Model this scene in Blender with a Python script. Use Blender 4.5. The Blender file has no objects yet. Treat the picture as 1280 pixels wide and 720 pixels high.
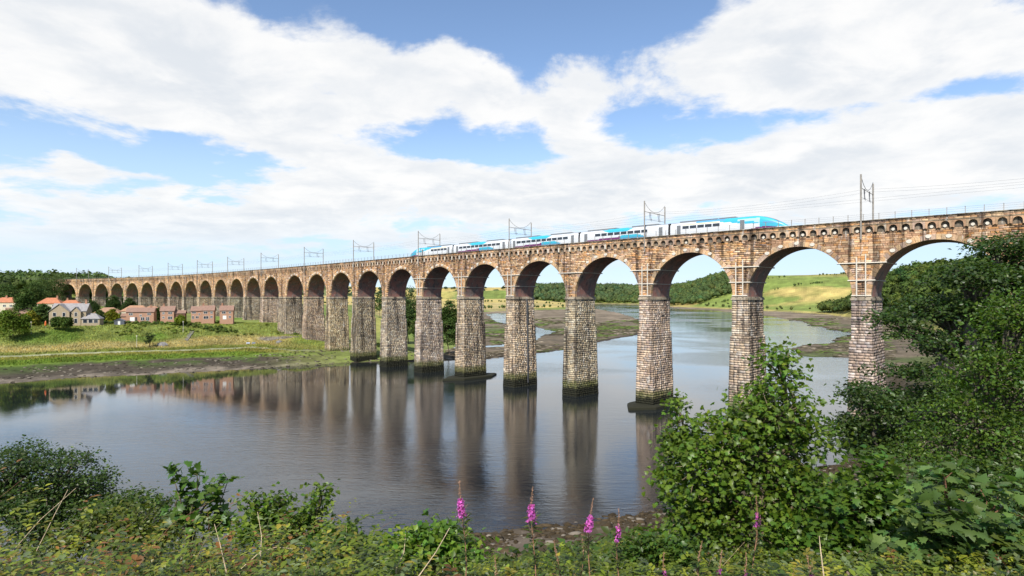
import bpy, math, random
import numpy as np
from mathutils import Matrix, Vector
random.seed(7)
SC = bpy.context.scene
COL = SC.collection
R = math.radians

# ---------------------------------------------------------------- camera
FPX, HZ, ZC = 772.7, 371.0, 25.0            # focal length in px of a 1280 wide frame, horizon row, eye height
cam = bpy.data.cameras.new('camera')
cam_o = bpy.data.objects.new('camera', cam)
COL.objects.link(cam_o)
cam_o.location = (0, 0, ZC)
cam_o.rotation_euler = (R(90), 0, 0)
cam.sensor_width = 36.0
cam.lens = 36.0 * FPX / 1280.0
cam.shift_y = (HZ - 360.0) / 1280.0
cam.clip_start = 0.1
cam.clip_end = 30000
SC.camera = cam_o

# ---------------------------------------------------------------- light
SUN_AZ_VEC = (-0.34, -0.94)                  # horizontal direction towards the sun (behind the camera, a little left)
SUN_EL = 46.0
SUN_STRENGTH = 4.2
SKY_STRENGTH = 0.125
CLOUD_STRENGTH = 0.67
EXPOSURE = 0.60
sun = bpy.data.lights.new('sun', 'SUN')
sun.energy = SUN_STRENGTH
sun.angle = R(1.6)
sun.color = (1.0, 0.95, 0.87)
sun_o = bpy.data.objects.new('sun', sun)
COL.objects.link(sun_o)
_h = math.hypot(*SUN_AZ_VEC)
to_sun = Vector((SUN_AZ_VEC[0]/_h*math.cos(R(SUN_EL)), SUN_AZ_VEC[1]/_h*math.cos(R(SUN_EL)), math.sin(R(SUN_EL))))
sun_o.rotation_euler = to_sun.to_track_quat('Z', 'Y').to_euler()
sun_o.location = (-30, -80, 120)

SC.view_settings.view_transform = 'Standard'
SC.view_settings.look = 'None'
SC.view_settings.gamma = 1.0
SC.view_settings.use_curve_mapping = False
SC.view_settings.exposure = EXPOSURE
SC.cycles.use_denoising = True
SC.cycles.max_bounces = 6
SC.cycles.diffuse_bounces = 3
SC.cycles.glossy_bounces = 3
SC.cycles.transmission_bounces = 3
SC.cycles.transparent_max_bounces = 4
SC.cycles.sample_clamp_indirect = 6.0
SC.cycles.caustics_reflective = False
SC.cycles.caustics_refractive = False

# ---------------------------------------------------------------- node helper
class NT:
    def __init__(s, tree):
        s.t = tree; s.n = tree.nodes; s.l = tree.links
    def new(s, typ, **kw):
        nd = s.n.new(typ)
        for k, v in kw.items(): setattr(nd, k, v)
        return nd
    def put(s, sock, v):
        if isinstance(v, bpy.types.NodeSocket): s.l.new(v, sock)
        elif v is not None: sock.default_value = v
    def m(s, op, a, b=None, c=None, clamp=False):
        nd = s.new('ShaderNodeMath', operation=op); nd.use_clamp = clamp
        s.put(nd.inputs[0], a)
        if b is not None: s.put(nd.inputs[1], b)
        if c is not None: s.put(nd.inputs[2], c)
        return nd.outputs[0]
    def vm(s, op, a, b=None):
        nd = s.new('ShaderNodeVectorMath', operation=op)
        s.put(nd.inputs[0], a)
        if b is not None: s.put(nd.inputs[1], b)
        return nd.outputs[0]
    def ramp(s, v, a, b, lo=0.0, hi=1.0, smooth=True):
        nd = s.new('ShaderNodeMapRange')
        if smooth: nd.interpolation_type = 'SMOOTHSTEP'
        s.put(nd.inputs[0], v)
        for i, q in enumerate((a, b, lo, hi)): s.put(nd.inputs[i+1], q)
        return nd.outputs[0]
    def noise(s, vec, scale, detail=4.0, rough=0.55, dist=0.0):
        nd = s.new('ShaderNodeTexNoise')
        s.put(nd.inputs['Vector'], vec)
        nd.inputs['Scale'].default_value = scale; nd.inputs['Detail'].default_value = detail
        nd.inputs['Roughness'].default_value = rough; nd.inputs['Distortion'].default_value = dist
        return nd.outputs[0]
    def mix(s, f, a, b, typ='MIX'):
        nd = s.new('ShaderNodeMix', data_type='RGBA', blend_type=typ)
        s.put(nd.inputs[0], f)
        for q, i in ((a, 6), (b, 7)):
            if isinstance(q, tuple) and len(q) == 3: q = (*q, 1.0)
            s.put(nd.inputs[i], q)
        return nd.outputs[2]

# ---------------------------------------------------------------- world: blue sky and a layer of broken cloud
world = bpy.data.worlds.new('World')
SC.world = world
world.use_nodes = True
w = NT(world.node_tree)
w.n.clear()
sky = w.new('ShaderNodeTexSky', sky_type='NISHITA', sun_disc=False)
sky.sun_elevation = R(SUN_EL)
sky.sun_rotation = math.atan2(to_sun.x, to_sun.y)
sky.altitude = 1200; sky.air_density = 1.0; sky.dust_density = 0.0; sky.ozone_density = 1.7
gen = w.new('ShaderNodeTexCoord').outputs['Generated']
dirv = w.vm('NORMALIZE', gen)
sx = w.new('ShaderNodeSeparateXYZ'); w.l.new(dirv, sx.inputs[0])
dx, dy, dz = sx.outputs
zz = w.m('ADD', w.m('MAXIMUM', dz, 0.0), 0.16)
cx = w.new('ShaderNodeCombineXYZ')
w.l.new(w.m('DIVIDE', dx, zz), cx.inputs[0]); w.l.new(w.m('DIVIDE', dy, zz), cx.inputs[1]); cx.inputs[2].default_value = 3.7
plane = cx.outputs[0]
az = w.m('ARCTAN2', dx, dy)
el = w.m('ARCSINE', dz)
# cloud banks and gaps over this stretch of river: centre and spread, in degrees of azimuth and elevation
banks = []
for (px, py, rx, ry, wt) in [
    (150, 70, 250, 80, .42), (330, 120, 170, 62, .42), (570, 100, 75, 42, .34), (490, 130, 60, 45, .22),
    (740, 112, 110, 62, .36), (985, 95, 120, 52, .42), (1170, 50, 170, 60, .36), (1060, 30, 120, 40, .25),
    (560, 245, 210, 34, .40), (400, 225, 70, 25, .24), (760, 225, 150, 30, .36), (1120, 195, 230, 48, .40), (90, 280, 220, 36, .30), (95, 206, 52, 15, .36),
    (700, 180, 60, 18, .2), (320, 290, 120, 24, .2),
    (620, 12, 150, 36, -.50), (800, 8, 90, 26, -.34), (540, 172, 130, 18, -.46), (300, 206, 160, 22, -.52), (890, 175, 100, 24, -.48),
    (20, 184, 120, 15, -.34), (1190, 118, 110, 14, -.26), (250, 236, 60, 14, -.22), (180, 265, 90, 20, .25), (430, 275, 110, 20, .2), (950, 235, 120, 26, .25), (665, 110, 26, 70, -.30), (505, 25, 40, 40, -.2)]:
    a0 = math.atan2(px-640, FPX); e0 = math.atan2(HZ-py, math.hypot(FPX, px-640))
    banks.append((a0, e0, rx/FPX*math.cos(a0)**2, ry/FPX*math.cos(a0), wt))
# elevation is warped a little by noise so that the banks have ragged outlines
warp = w.m('MULTIPLY', w.m('SUBTRACT', w.noise(plane, 1.5, 5, .6), .5), .10)
warp2 = w.m('MULTIPLY', w.m('SUBTRACT', w.noise(w.vm('ADD', plane, (7.3, 2.1, 0)), 1.3, 5, .6), .5), .16)
elw = w.m('ADD', el, warp); azw = w.m('ADD', az, warp2)
bias = None
for (a0, e0, ra, re, wt) in banks:
    q1 = w.m('POWER', w.m('ABSOLUTE', w.m('DIVIDE', w.m('SUBTRACT', azw, a0), ra)), 2.0)
    q2 = w.m('POWER', w.m('ABSOLUTE', w.m('DIVIDE', w.m('SUBTRACT', elw, e0), re)), 2.0)
    g = w.m('MULTIPLY', w.m('EXPONENT', w.m('MULTIPLY', w.m('ADD', q1, q2), -0.7)), wt)
    bias = g if bias is None else w.m('ADD', bias, g)
fb = w.noise(plane, 1.35, 9, .62, .25)
med = w.noise(w.vm('ADD', plane, (4.1, 9.2, 1.0)), 4.2, 8, .62, .2)
dens = w.m('ADD', w.m('ADD', fb, w.m('MULTIPLY', w.m('SUBTRACT', med, .5), .26)), w.m('MULTIPLY', bias, .54))
mask = w.ramp(dens, .49, .635)
fine = w.noise(w.vm('MULTIPLY', plane, (1, 1, 1)), 5.0, 7, .62, .3)
mask = w.m('MULTIPLY', mask, w.ramp(w.m('ADD', w.m('MULTIPLY', dens, 2.2), w.m('MULTIPLY', fine, .55)), 1.12, 1.50), clamp=True)
mask = w.m('MULTIPLY', mask, w.ramp(el, R(1.5), R(5.5), .25, .97))
up = w.ramp(dz, -0.02, 0.02)
shade = w.ramp(w.noise(w.vm('ADD', plane, (0.12, 0.25, 0)), 3.0, 8, .60, .3), .36, .64)
thick = w.ramp(dens, .56, .86)
shadef = w.m('MULTIPLY', w.m('SUBTRACT', 1.0, shade), w.m('ADD', .36, w.m('MULTIPLY', thick, .5)))
cloudc = w.mix(shadef, (1.0, .995, .985), (.74, .785, .84))
bg_sky = w.new('ShaderNodeBackground'); w.l.new(sky.outputs[0], bg_sky.inputs[0]); bg_sky.inputs[1].default_value = SKY_STRENGTH
bg_cl = w.new('ShaderNodeBackground'); w.l.new(cloudc, bg_cl.inputs[0]); bg_cl.inputs[1].default_value = CLOUD_STRENGTH
# thin milky veil towards the horizon
bg_air = w.new('ShaderNodeBackground'); bg_air.inputs[0].default_value = (.42, .55, .68, 1); bg_air.inputs[1].default_value = 1.0
veil = w.m('MULTIPLY', w.ramp(el, R(17), R(3)), .86)
mx0 = w.new('ShaderNodeMixShader'); w.l.new(w.m('MULTIPLY', veil, up), mx0.inputs[0]); w.l.new(bg_sky.outputs[0], mx0.inputs[1]); w.l.new(bg_air.outputs[0], mx0.inputs[2])
fac = w.m('MULTIPLY', mask, up)
cloudc = w.mix(w.m('MULTIPLY', w.ramp(el, R(9), R(1)), .8), cloudc, (.74, .86, .98))
w.l.new(cloudc, bg_cl.inputs[0])
mx = w.new('ShaderNodeMixShader'); w.l.new(fac, mx.inputs[0]); w.l.new(mx0.outputs[0], mx.inputs[1]); w.l.new(bg_cl.outputs[0], mx.inputs[2])
out = w.new('ShaderNodeOutputWorld'); w.l.new(mx.outputs[0], out.inputs[0])
world.cycles.sampling_method = 'MANUAL'
world.cycles.sample_map_resolution = 512
# ---------------------------------------------------------------- mesh helpers
def at(px, py, D):
    """world point at distance D along the view axis"""
    return np.array([(px-640)/FPX*D, D, ZC-(py-HZ)/FPX*D])

def mk_mesh(name, V, F, mats=None, fcol=None, fmat=None, smooth=False):
    me = bpy.data.meshes.new(name)
    V = np.asarray(V, dtype=np.float32).reshape(-1, 3)
    if isinstance(F, np.ndarray):
        k = F.shape[1]; n = F.shape[0]
        me.vertices.add(len(V)); me.vertices.foreach_set('co', V.ravel())
        me.loops.add(n*k); me.loops.foreach_set('vertex_index', F.astype(np.int32).ravel())
        me.polygons.add(n); me.polygons.foreach_set('loop_start', np.arange(0, n*k, k, dtype=np.int32))
        me.update(calc_edges=True)
    else:
        me.from_pydata([tuple(map(float, v)) for v in V], [], [tuple(map(int, f)) for f in F]); n = len(F)
        me.update()
    for m in (mats if isinstance(mats, (list, tuple)) else [mats]):
        if m: me.materials.append(m)
    if fcol is not None:
        fc = np.asarray(fcol, dtype=np.float32)
        if fc.ndim == 1: fc = np.tile(fc, (n, 1))
        a = me.attributes.new('Col', 'FLOAT_COLOR', 'FACE')
        rgba = np.ones((n, 4), np.float32); rgba[:, :3] = fc[:, :3]
        a.data.foreach_set('color', rgba.ravel())
    if fmat is not None: me.polygons.foreach_set('material_index', np.asarray(fmat, np.int32))
    if smooth: me.polygons.foreach_set('use_smooth', np.ones(n, bool))
    return me

def link(name, me, parent=None, loc=None, world_verts=True, kind=None):
    """link a mesh; when parented and world_verts, its vertices are in world coordinates"""
    o = bpy.data.objects.new(name, me); COL.objects.link(o)
    if loc is not None: o.location = loc
    if parent is not None:
        o.parent = parent
        if world_verts:
            o.matrix_parent_inverse = Matrix.Translation(-off_of(parent))
    if kind: o['kind'] = kind
    return o

def off_of(o):
    """world offset of an unrotated object"""
    v = Vector(o.location)
    if o.parent is not None: v = v + off_of(o.parent) + o.matrix_parent_inverse.translation
    return v

def tag(o, label, cat, group=None):
    o['label'] = label; o['category'] = cat
    if group: o['group'] = group
    return o

def thing(name, label, cat, loc=(0, 0, 0), group=None, rz=0.0):
    o = bpy.data.objects.new(name, None); COL.objects.link(o)
    o.location = [float(q) for q in loc]; o.rotation_euler = (0, 0, rz); o.empty_display_size = .3
    return tag(o, label, cat, group)

class MB:
    """collects shapes into one mesh"""
    def __init__(s): s.v = []; s.f = []; s.c = []; s.n = 0
    def add(s, V, F, c=None):
        V = np.asarray(V, float).reshape(-1, 3)
        s.v.append(V); s.f += [tuple(int(i)+s.n for i in f) for f in F]
        s.c += [c if c is not None else (.5, .5, .5)]*len(F); s.n += len(V); return s
    def box(s, lo, hi, c=None, M=None):
        x0, y0, z0 = lo; x1, y1, z1 = hi
        V = np.array([[x0,y0,z0],[x1,y0,z0],[x1,y1,z0],[x0,y1,z0],[x0,y0,z1],[x1,y0,z1],[x1,y1,z1],[x0,y1,z1]], float)
        if M is not None: V = M(V)
        return s.add(V, [(0,3,2,1),(4,5,6,7),(0,1,5,4),(1,2,6,5),(2,3,7,6),(3,0,4,7)], c)
    def tube(s, P, r, k=6, c=None, cap=True):
        P = np.asarray(P, float); n = len(P)
        r = np.broadcast_to(np.asarray(r, float), (n,))
        T = np.gradient(P, axis=0); T /= np.linalg.norm(T, axis=1)[:, None]+1e-9
        ref = np.array([0, 0, 1.0]) if abs(T[:, 2]).mean() < .8 else np.array([1.0, 0, 0])
        A = np.cross(T, ref); A /= np.linalg.norm(A, axis=1)[:, None]+1e-9
        B = np.cross(T, A)
        th = np.arange(k)*2*math.pi/k
        V = P[:, None] + r[:, None, None]*(A[:, None]*np.cos(th)[None, :, None] + B[:, None]*np.sin(th)[None, :, None])
        F = []
        for i in range(n-1):
            for j in range(k):
                j2 = (j+1) % k
                F.append((i*k+j, i*k+j2, (i+1)*k+j2, (i+1)*k+j))
        if cap: F += [tuple(range(k)), tuple(range((n-1)*k, n*k))]
        return s.add(V.reshape(-1, 3), F, c)
    def mesh(s, name, mats, smooth=False, cols=True):
        return mk_mesh(name, np.concatenate(s.v) if s.v else [], s.f, mats, s.c if cols else None, smooth=smooth)
    def obj(s, name, mats, parent=None, smooth=False, **kw):
        return link(name, s.mesh(name, mats, smooth), parent, **kw)

def scatter(TV, TF, pos, Rm, sc, col):
    """copies of one template (TV, TF) at pos with 3x3 frames Rm; returns V, F, face colours"""
    TV = np.asarray(TV, float); TF = np.asarray(TF, int)
    n, m, k = len(pos), len(TV), len(TF)
    V = np.einsum('nij,mj->nmi', Rm, TV)*np.asarray(sc).reshape(n, 1, -1) + pos[:, None]
    F = TF[None] + (np.arange(n)*m)[:, None, None]
    C = np.repeat(np.asarray(col, float), k, axis=0)
    return V.reshape(-1, 3), F.reshape(-1, TF.shape[1]), C

def frames(nrm, rng, spin=None):
    """frames whose z axis is nrm, spun at random"""
    n = nrm/(np.linalg.norm(nrm, axis=1)[:, None]+1e-9)
    ref = np.where(np.abs(n[:, 2:3]) > .9, np.array([[1.0, 0, 0]]), np.array([[0, 0, 1.0]]))
    a = np.cross(ref, n); a /= np.linalg.norm(a, axis=1)[:, None]+1e-9
    b = np.cross(n, a)
    th = rng.uniform(0, 2*math.pi, len(n)) if spin is None else spin
    c, s_ = np.cos(th)[:, None], np.sin(th)[:, None]
    return np.stack([a*c+b*s_, -a*s_+b*c, n], axis=2)

def vnoise(x, y, seed=0, octaves=4, rough=.5):
    """cheap value noise, 0..1, vectorised"""
    out = np.zeros_like(x, float); amp = 1.0; tot = 0.0
    for o in range(octaves):
        xi = np.floor(x).astype(np.int64); yi = np.floor(y).astype(np.int64)
        fx = x-xi; fy = y-yi; fx = fx*fx*(3-2*fx); fy = fy*fy*(3-2*fy)
        def h(a, b):
            q = (a*374761393 + b*668265263 + (seed+o*17)*1442695041) & 0x7fffffff
            q = ((q ^ (q >> 13))*1274126177) & 0x7fffffff
            return ((q ^ (q >> 16)) & 0xffff)/65535.0
        v = (h(xi, yi)*(1-fx)+h(xi+1, yi)*fx)*(1-fy) + (h(xi, yi+1)*(1-fx)+h(xi+1, yi+1)*fx)*fy
        out += v*amp; tot += amp; amp *= rough; x = x*2.03+11.3; y = y*2.03+5.7
    return out/tot

def sstep(v, a, b):
    t = np.clip((v-a)/(b-a), 0, 1); return t*t*(3-2*t)

def sd_poly(x, y, poly):
    """signed distance to a polygon, positive inside"""
    P = np.asarray(poly, float); Q = np.roll(P, -1, axis=0)
    d = np.full(x.shape, 1e18); ins = np.zeros(x.shape, bool)
    for (x0, y0), (x1, y1) in zip(P, Q):
        ex, ey = x1-x0, y1-y0
        t = np.clip(((x-x0)*ex+(y-y0)*ey)/(ex*ex+ey*ey+1e-9), 0, 1)
        d = np.minimum(d, (x-x0-t*ex)**2+(y-y0-t*ey)**2)
        cond = (y0 > y) != (y1 > y)
        with np.errstate(divide='ignore', invalid='ignore'):
            xi = (x1-x0)*(y-y0)/(y1-y0+1e-12)+x0
        ins ^= cond & (x < xi)
    return np.where(ins, 1, -1)*np.sqrt(d)

def d_line(x, y, pts):
    d = np.full(x.shape, 1e18)
    for (x0, y0), (x1, y1) in zip(pts[:-1], pts[1:]):
        ex, ey = x1-x0, y1-y0
        t = np.clip(((x-x0)*ex+(y-y0)*ey)/(ex*ex+ey*ey+1e-9), 0, 1)
        d = np.minimum(d, (x-x0-t*ex)**2+(y-y0-t*ey)**2)
    return np.sqrt(d)

# ---------------------------------------------------------------- materials
def new_mat(name):
    m = bpy.data.materials.new(name); m.use_nodes = True
    t = NT(m.node_tree); t.n.clear()
    o = t.new('ShaderNodeOutputMaterial'); b = t.new('ShaderNodeBsdfPrincipled')
    t.l.new(b.outputs[0], o.inputs[0])
    return m, t, b, o

def mat_plain(name, col, rough=.6, metal=0.0, vary=.18, scale=3.0, bump=0.0, spec=.4):
    m, t, b, o = new_mat(name)
    pos = t.new('ShaderNodeNewGeometry').outputs['Position']
    n = t.noise(pos, scale, 5, .6)
    k = t.ramp(n, .3, .7, 1-vary, 1+vary, smooth=False)
    c = t.mix(1.0, (*col, 1.0), t_rgb(t, k), 'MULTIPLY')
    t.l.new(c, b.inputs['Base Color']); b.inputs['Roughness'].default_value = rough; b.inputs['Metallic'].default_value = metal
    b.inputs['Specular IOR Level'].default_value = spec
    if bump:
        bp = t.new('ShaderNodeBump'); bp.inputs['Strength'].default_value = bump; bp.inputs['Distance'].default_value = .05
        t.l.new(n, bp.inputs['Height']); t.l.new(bp.outputs[0], b.inputs['Normal'])
    return m

def t_rgb(t, v):
    c = t.new('ShaderNodeCombineColor')
    for i in range(3): t.l.new(v, c.inputs[i])
    return c.outputs[0]

def mat_attr(name, rough=.8, vary=.2, scale=2.0, bump=0.0, bscale=None, spec=.3, detail=6, bdist=.1):
    """colour from the face attribute Col, varied by noise"""
    m, t, b, o = new_mat(name)
    pos = t.new('ShaderNodeNewGeometry').outputs['Position']
    a = t.new('ShaderNodeAttribute', attribute_name='Col').outputs['Color']
    n = t.noise(pos, scale, detail, .62)
    k = t.ramp(n, .28, .72, 1-vary, 1+vary, smooth=False)
    if name == 'ground': k = t.m('MULTIPLY', k, t.ramp(t.noise(pos, .022, 6, .68), .3, .7, .72, 1.28, smooth=False))
    t.l.new(t.mix(1.0, a, t_rgb(t, k), 'MULTIPLY'), b.inputs['Base Color'])
    b.inputs['Roughness'].default_value = rough; b.inputs['Specular IOR Level'].default_value = spec
    if bump:
        bp = t.new('ShaderNodeBump'); bp.inputs['Strength'].default_value = bump; bp.inputs['Distance'].default_value = bdist
        t.l.new(t.noise(pos, bscale or scale, 6, .65), bp.inputs['Height']); t.l.new(bp.outputs[0], b.inputs['Normal'])
    return m

def mat_leaf(name, trans=.35, rough=.5, spec=.35, vary=.22, scale=1.2):
    m, t, b, o = new_mat(name)
    pos = t.new('ShaderNodeNewGeometry').outputs['Position']
    a = t.new('ShaderNodeAttribute', attribute_name='Col').outputs['Color']
    k = t.ramp(t.noise(pos, scale, 3, .5), .3, .7, 1-vary, 1+vary, smooth=False)
    c = t.mix(1.0, a, t_rgb(t, k), 'MULTIPLY')
    t.l.new(c, b.inputs['Base Color']); b.inputs['Roughness'].default_value = rough; b.inputs['Specular IOR Level'].default_value = spec
    tr = t.new('ShaderNodeBsdfTranslucent'); t.l.new(t.mix(1.0, c, (1.25, 1.35, .55, 1), 'MULTIPLY'), tr.inputs[0])
    mx = t.new('ShaderNodeMixShader'); mx.inputs[0].default_value = trans
    t.l.new(b.outputs[0], mx.inputs[1]); t.l.new(tr.outputs[0], mx.inputs[2]); t.l.new(mx.outputs[0], o.inputs[0])
    return m

def mat_stone(name):
    """weathered sandstone: block colour from Col, run-off streaks, lime bloom, lichen and the tidal band of weed"""
    m, t, b, o = new_mat(name)
    pos = t.new('ShaderNodeNewGeometry').outputs['Position']
    a = t.new('ShaderNodeAttribute', attribute_name='Col').outputs['Color']
    fine = t.noise(pos, 3.2, 6, .65)
    c = t.mix(1.0, a, t_rgb(t, t.ramp(fine, .28, .72, .68, 1.30, smooth=False)), 'MULTIPLY')
    big = t.noise(pos, .16, 4, .6)
    c = t.mix(t.m('MULTIPLY', t.ramp(big, .44, .60), .70), c, t.mix(1.0, c, (.50, .49, .50, 1), 'MULTIPLY'))
    streak = t.noise(t.vm('MULTIPLY', pos, (1.0, 1.0, .05)), .62, 6, .68, .3)
    c = t.mix(t.m('MULTIPLY', t.ramp(streak, .51, .61), .90), c, t.mix(1.0, c, (.22, .22, .24, 1), 'MULTIPLY'))
    bloom = t.noise(t.vm('MULTIPLY', t.vm('ADD', pos, (31, 7, 3)), (1.0, 1.0, .22)), 1.0, 6, .7, .4)
    c = t.mix(t.m('MULTIPLY', t.ramp(bloom, .57, .68), .62), c, (.66, .62, .56, 1))
    lich = t.noise(t.vm('ADD', pos, (3, 77, 3)), .5, 5, .7)
    c = t.mix(t.m('MULTIPLY', t.ramp(lich, .66, .74), .7), c, (.42, .24, .05, 1))
    sp = t.new('ShaderNodeSeparateXYZ'); t.l.new(pos, sp.inputs[0])
    z = t.m('ADD', sp.outputs[2], t.m('MULTIPLY', t.m('SUBTRACT', t.noise(pos, .9, 6, .7), .5), 2.4))
    # damp green weed line, then black weed down to low water
    c = t.mix(t.ramp(z, 4.5, 3.0), c, t.mix(.80, c, (.075, .085, .016, 1)))
    c = t.mix(t.ramp(z, 2.7, 1.7), c, (.020, .020, .011, 1))
    t.l.new(c, b.inputs['Base Color']); b.inputs['Roughness'].default_value = .88; b.inputs['Specular IOR Level'].default_value = .25
    bp = t.new('ShaderNodeBump'); bp.inputs['Strength'].default_value = .6; bp.inputs['Distance'].default_value = .08
    t.l.new(t.noise(pos, 4.5, 6, .7), bp.inputs['Height']); t.l.new(bp.outputs[0], b.inputs['Normal'])
    return m

M = {}
M['stone'] = mat_stone('sandstone')
M['ground'] = mat_attr('ground', .95, .30, .35, .5, .8, .15, 8, .25)
M['leaf'] = mat_leaf('leaf', .42, .42, .4)
M['leaf_far'] = mat_leaf('leaf_far', .2, .7, .15, .25, .12)
M['bark'] = mat_attr('bark', .9, .3, 9.0, .5, 14.0)
M['paint'] = mat_attr('paint', .35, .05, 1.5, spec=.5)
M['white_steel'] = mat_plain('white_steel', (.62, .57, .48), .5, 0, .12, 4)
M['grey_steel'] = mat_plain('grey_steel', (.30, .27, .235), .55, .2, .25, 2.5)
M['wire'] = mat_plain('wire', (.12, .12, .13), .5, .5, .05)
M['glass'] = mat_plain('dark_glass', (.03, .035, .045), .08, 0, .05, 1, 0, .6)
M['house'] = mat_attr('house_wall', .9, .14, 2.0, .2, 6.0)
M['roof'] = mat_attr('roof_tile', .85, .2, 1.2, .3, 5.0)
M['joinery'] = mat_plain('white_joinery', (.74, .73, .70), .45, 0, .06)
M['tarmac'] = mat_plain('ballast', (.16, .15, .14), .95, 0, .3, 4, .4)
M['petal'] = mat_leaf('petal', .35, .5, .2, .12, 8)
# ---------------------------------------------------------------- the line of the viaduct (front face), needed by the land too
SP, TP, EXTRA = 22.1, 3.0, 4.5                # bay, pier thickness above the impost, extra thickness of the mid pier
_s = np.arange(-110, 760, .25)
_hd = .826219 - .0998422*_s/100 + .0284833*(_s/100)**2
_hd = np.where(_s < -30, .826219+.0998422*.3+.0284833*.09+0*_s, _hd)
_X = np.cumsum(-np.sin(_hd))*.25; _Y = np.cumsum(np.cos(_hd))*.25
_k = int(np.searchsorted(_s, 0)); _X += 61.115-_X[_k]; _Y += 111.344-_Y[_k]
def BF(s): return np.interp(s, _s, _X), np.interp(s, _s, _Y)
def BH(s): return np.interp(s, _s, _hd)
def BP(s, wd, z):
    """viaduct coordinates (along, depth behind the front face, height) to world"""
    s, wd, z = np.broadcast_arrays(np.asarray(s, float), wd, z)
    x, y = BF(s); h = BH(s)
    return np.stack([x+np.cos(h)*wd, y+np.sin(h)*wd, z], axis=-1)
def pier_left(i): return i*SP + (EXTRA if i > 11 else 0.0) - .15 + (EXTRA if i == 11 else 0.0)
def pier_right(i): return i*SP + (EXTRA if i > 11 else 0.0) - .15 - TP

# ---------------------------------------------------------------- water
def make_water():
    m, t, b, o = new_mat('river_water')
    pos = t.new('ShaderNodeNewGeometry').outputs['Position']
    b.inputs['IOR'].default_value = 1.36
    b.inputs['Coat Weight'].default_value = .42; b.inputs['Coat IOR'].default_value = 1.34; b.inputs['Coat Roughness'].default_value = .04
    b.inputs['Specular IOR Level'].default_value = .5
    silt = t.noise(pos, .02, 4, .6)
    t.l.new(t.mix(silt, (.008, .012, .016, 1), (.015, .018, .020, 1)), b.inputs['Base Color'])
    # cat's paws: calm lanes and wind-ruffled water
    lane = t.noise(t.vm('MULTIPLY', t.vm('ADD', pos, (40, 0, 0)), (.7, 1.0, 1)), .013, 4, .55, .6)
    ruff = t.ramp(lane, .40, .60, .18, 1.0)
    sp = t.new('ShaderNodeSeparateXYZ'); t.l.new(pos, sp.inputs[0])
    # sheltered water under the far bank, upstream of the bend it is ruffled again
    calm = t.m('MULTIPLY', t.ramp(sp.outputs[0], -20, -75), t.ramp(t.m('ADD', sp.outputs[1], t.m('MULTIPLY', sp.outputs[0], -.1)), 112, 165))
    ruff = t.m('MULTIPLY', ruff, t.m('SUBTRACT', 1.0, t.m('MULTIPLY', calm, .92)))
    ruff = t.m('MULTIPLY', ruff, t.ramp(sp.outputs[1], 90, 900, .9, 1.5))
    n1 = t.noise(t.vm('MULTIPLY', pos, (.5, 1.4, 1)), 2.3, 4, .62, .3)
    n2 = t.noise(t.vm('MULTIPLY', pos, (.35, 1.2, 1)), .30, 3, .5, .4)
    n3 = t.noise(t.vm('MULTIPLY', pos, (.42, 1.35, 1)), .85, 3, .5, .5)
    hgt = t.m('ADD', t.m('ADD', t.m('MULTIPLY', n1, .10), t.m('MULTIPLY', n3, .22)), t.m('MULTIPLY', n2, .16))
    bp = t.new('ShaderNodeBump'); bp.inputs['Distance'].default_value = 1.0
    t.l.new(t.m('MULTIPLY', ruff, .26), bp.inputs['Strength']); t.l.new(hgt, bp.inputs['Height'])
    t.l.new(bp.outputs[0], b.inputs['Normal']); t.l.new(bp.outputs[0], b.inputs['Coat Normal'])
    t.l.new(t.m('ADD', .04, t.m('MULTIPLY', ruff, .10)), b.inputs['Roughness'])
    V = [(-7000, -200, 0), (7000, -200, 0), (7000, 9000, 0), (-7000, 9000, 0)]
    o = link('river', mk_mesh('river', V, [(0, 1, 2, 3)], m)); o['kind'] = 'structure'
make_water()

# ---------------------------------------------------------------- far land: left bank, mudflats, right bank, hills
LEFT = [(-900, 60), (-420, 120), (-250, 150), (-147, 177), (-134, 191), (-113, 199), (-93.5, 212), (-72, 226), (-58, 236), (-40, 238), (-11, 246), (11, 273), (24, 288),
        (48, 339), (81, 403), (118, 520), (124, 580), (150, 760), (168, 1000), (176, 1290), (230, 1900), (250, 2080), (150, 2150), (-200, 2150), (-9000, 9000), (-9000, 0)]
LSOLID = [(-900, 60), (-420, 120), (-250, 150), (-147, 177), (-134, 191), (-113, 199), (-93.5, 212), (-72, 226), (-60, 236), (-38, 242), (-30, 262), (-28, 330), (-38, 600), (-60, 960),
          (0, 1080), (110, 1200), (165, 1350), (215, 1900), (235, 2060), (150, 2150), (-200, 2150), (-9000, 9000), (-9000, 0)]
RIGHT = [(250, -60), (120, 20), (84, 60), (62, 92), (72, 118), (90, 160), (108, 196), (124, 225), (150, 248), (124, 262), (132, 290), (146, 318), (172, 335), (196, 372), (236, 420), (240, 471), (292, 623), (326, 773),
         (366, 1073), (362, 1380), (375, 1700), (400, 1990), (290, 2180), (-200, 2190), (-9000, 9100), (9000, 9100), (9000, -60)]
RSOLID = [(260, -60), (135, 20), (100, 60), (95, 88), (150, 130), (230, 250), (312, 470), (372, 650), (428, 846), (430, 1000), (408, 1250), (396, 1500), (400, 1800), (412, 2010), (300, 2210), (-200, 2220), (-9000, 9100), (9000, 9100), (9000, -60)]
CHANNEL = [(-60, 296), (-22, 306), (-2, 316), (6, 350), (14, 400), (24, 440), (10, 520), (-8, 640), (-14, 780), (-24, 900), (30, 990)]
def gs(x, y, cx, cy, sx, sy): return np.exp(-((x-cx)**2/(2*sx*sx)+(y-cy)**2/(2*sy*sy)))
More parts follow.
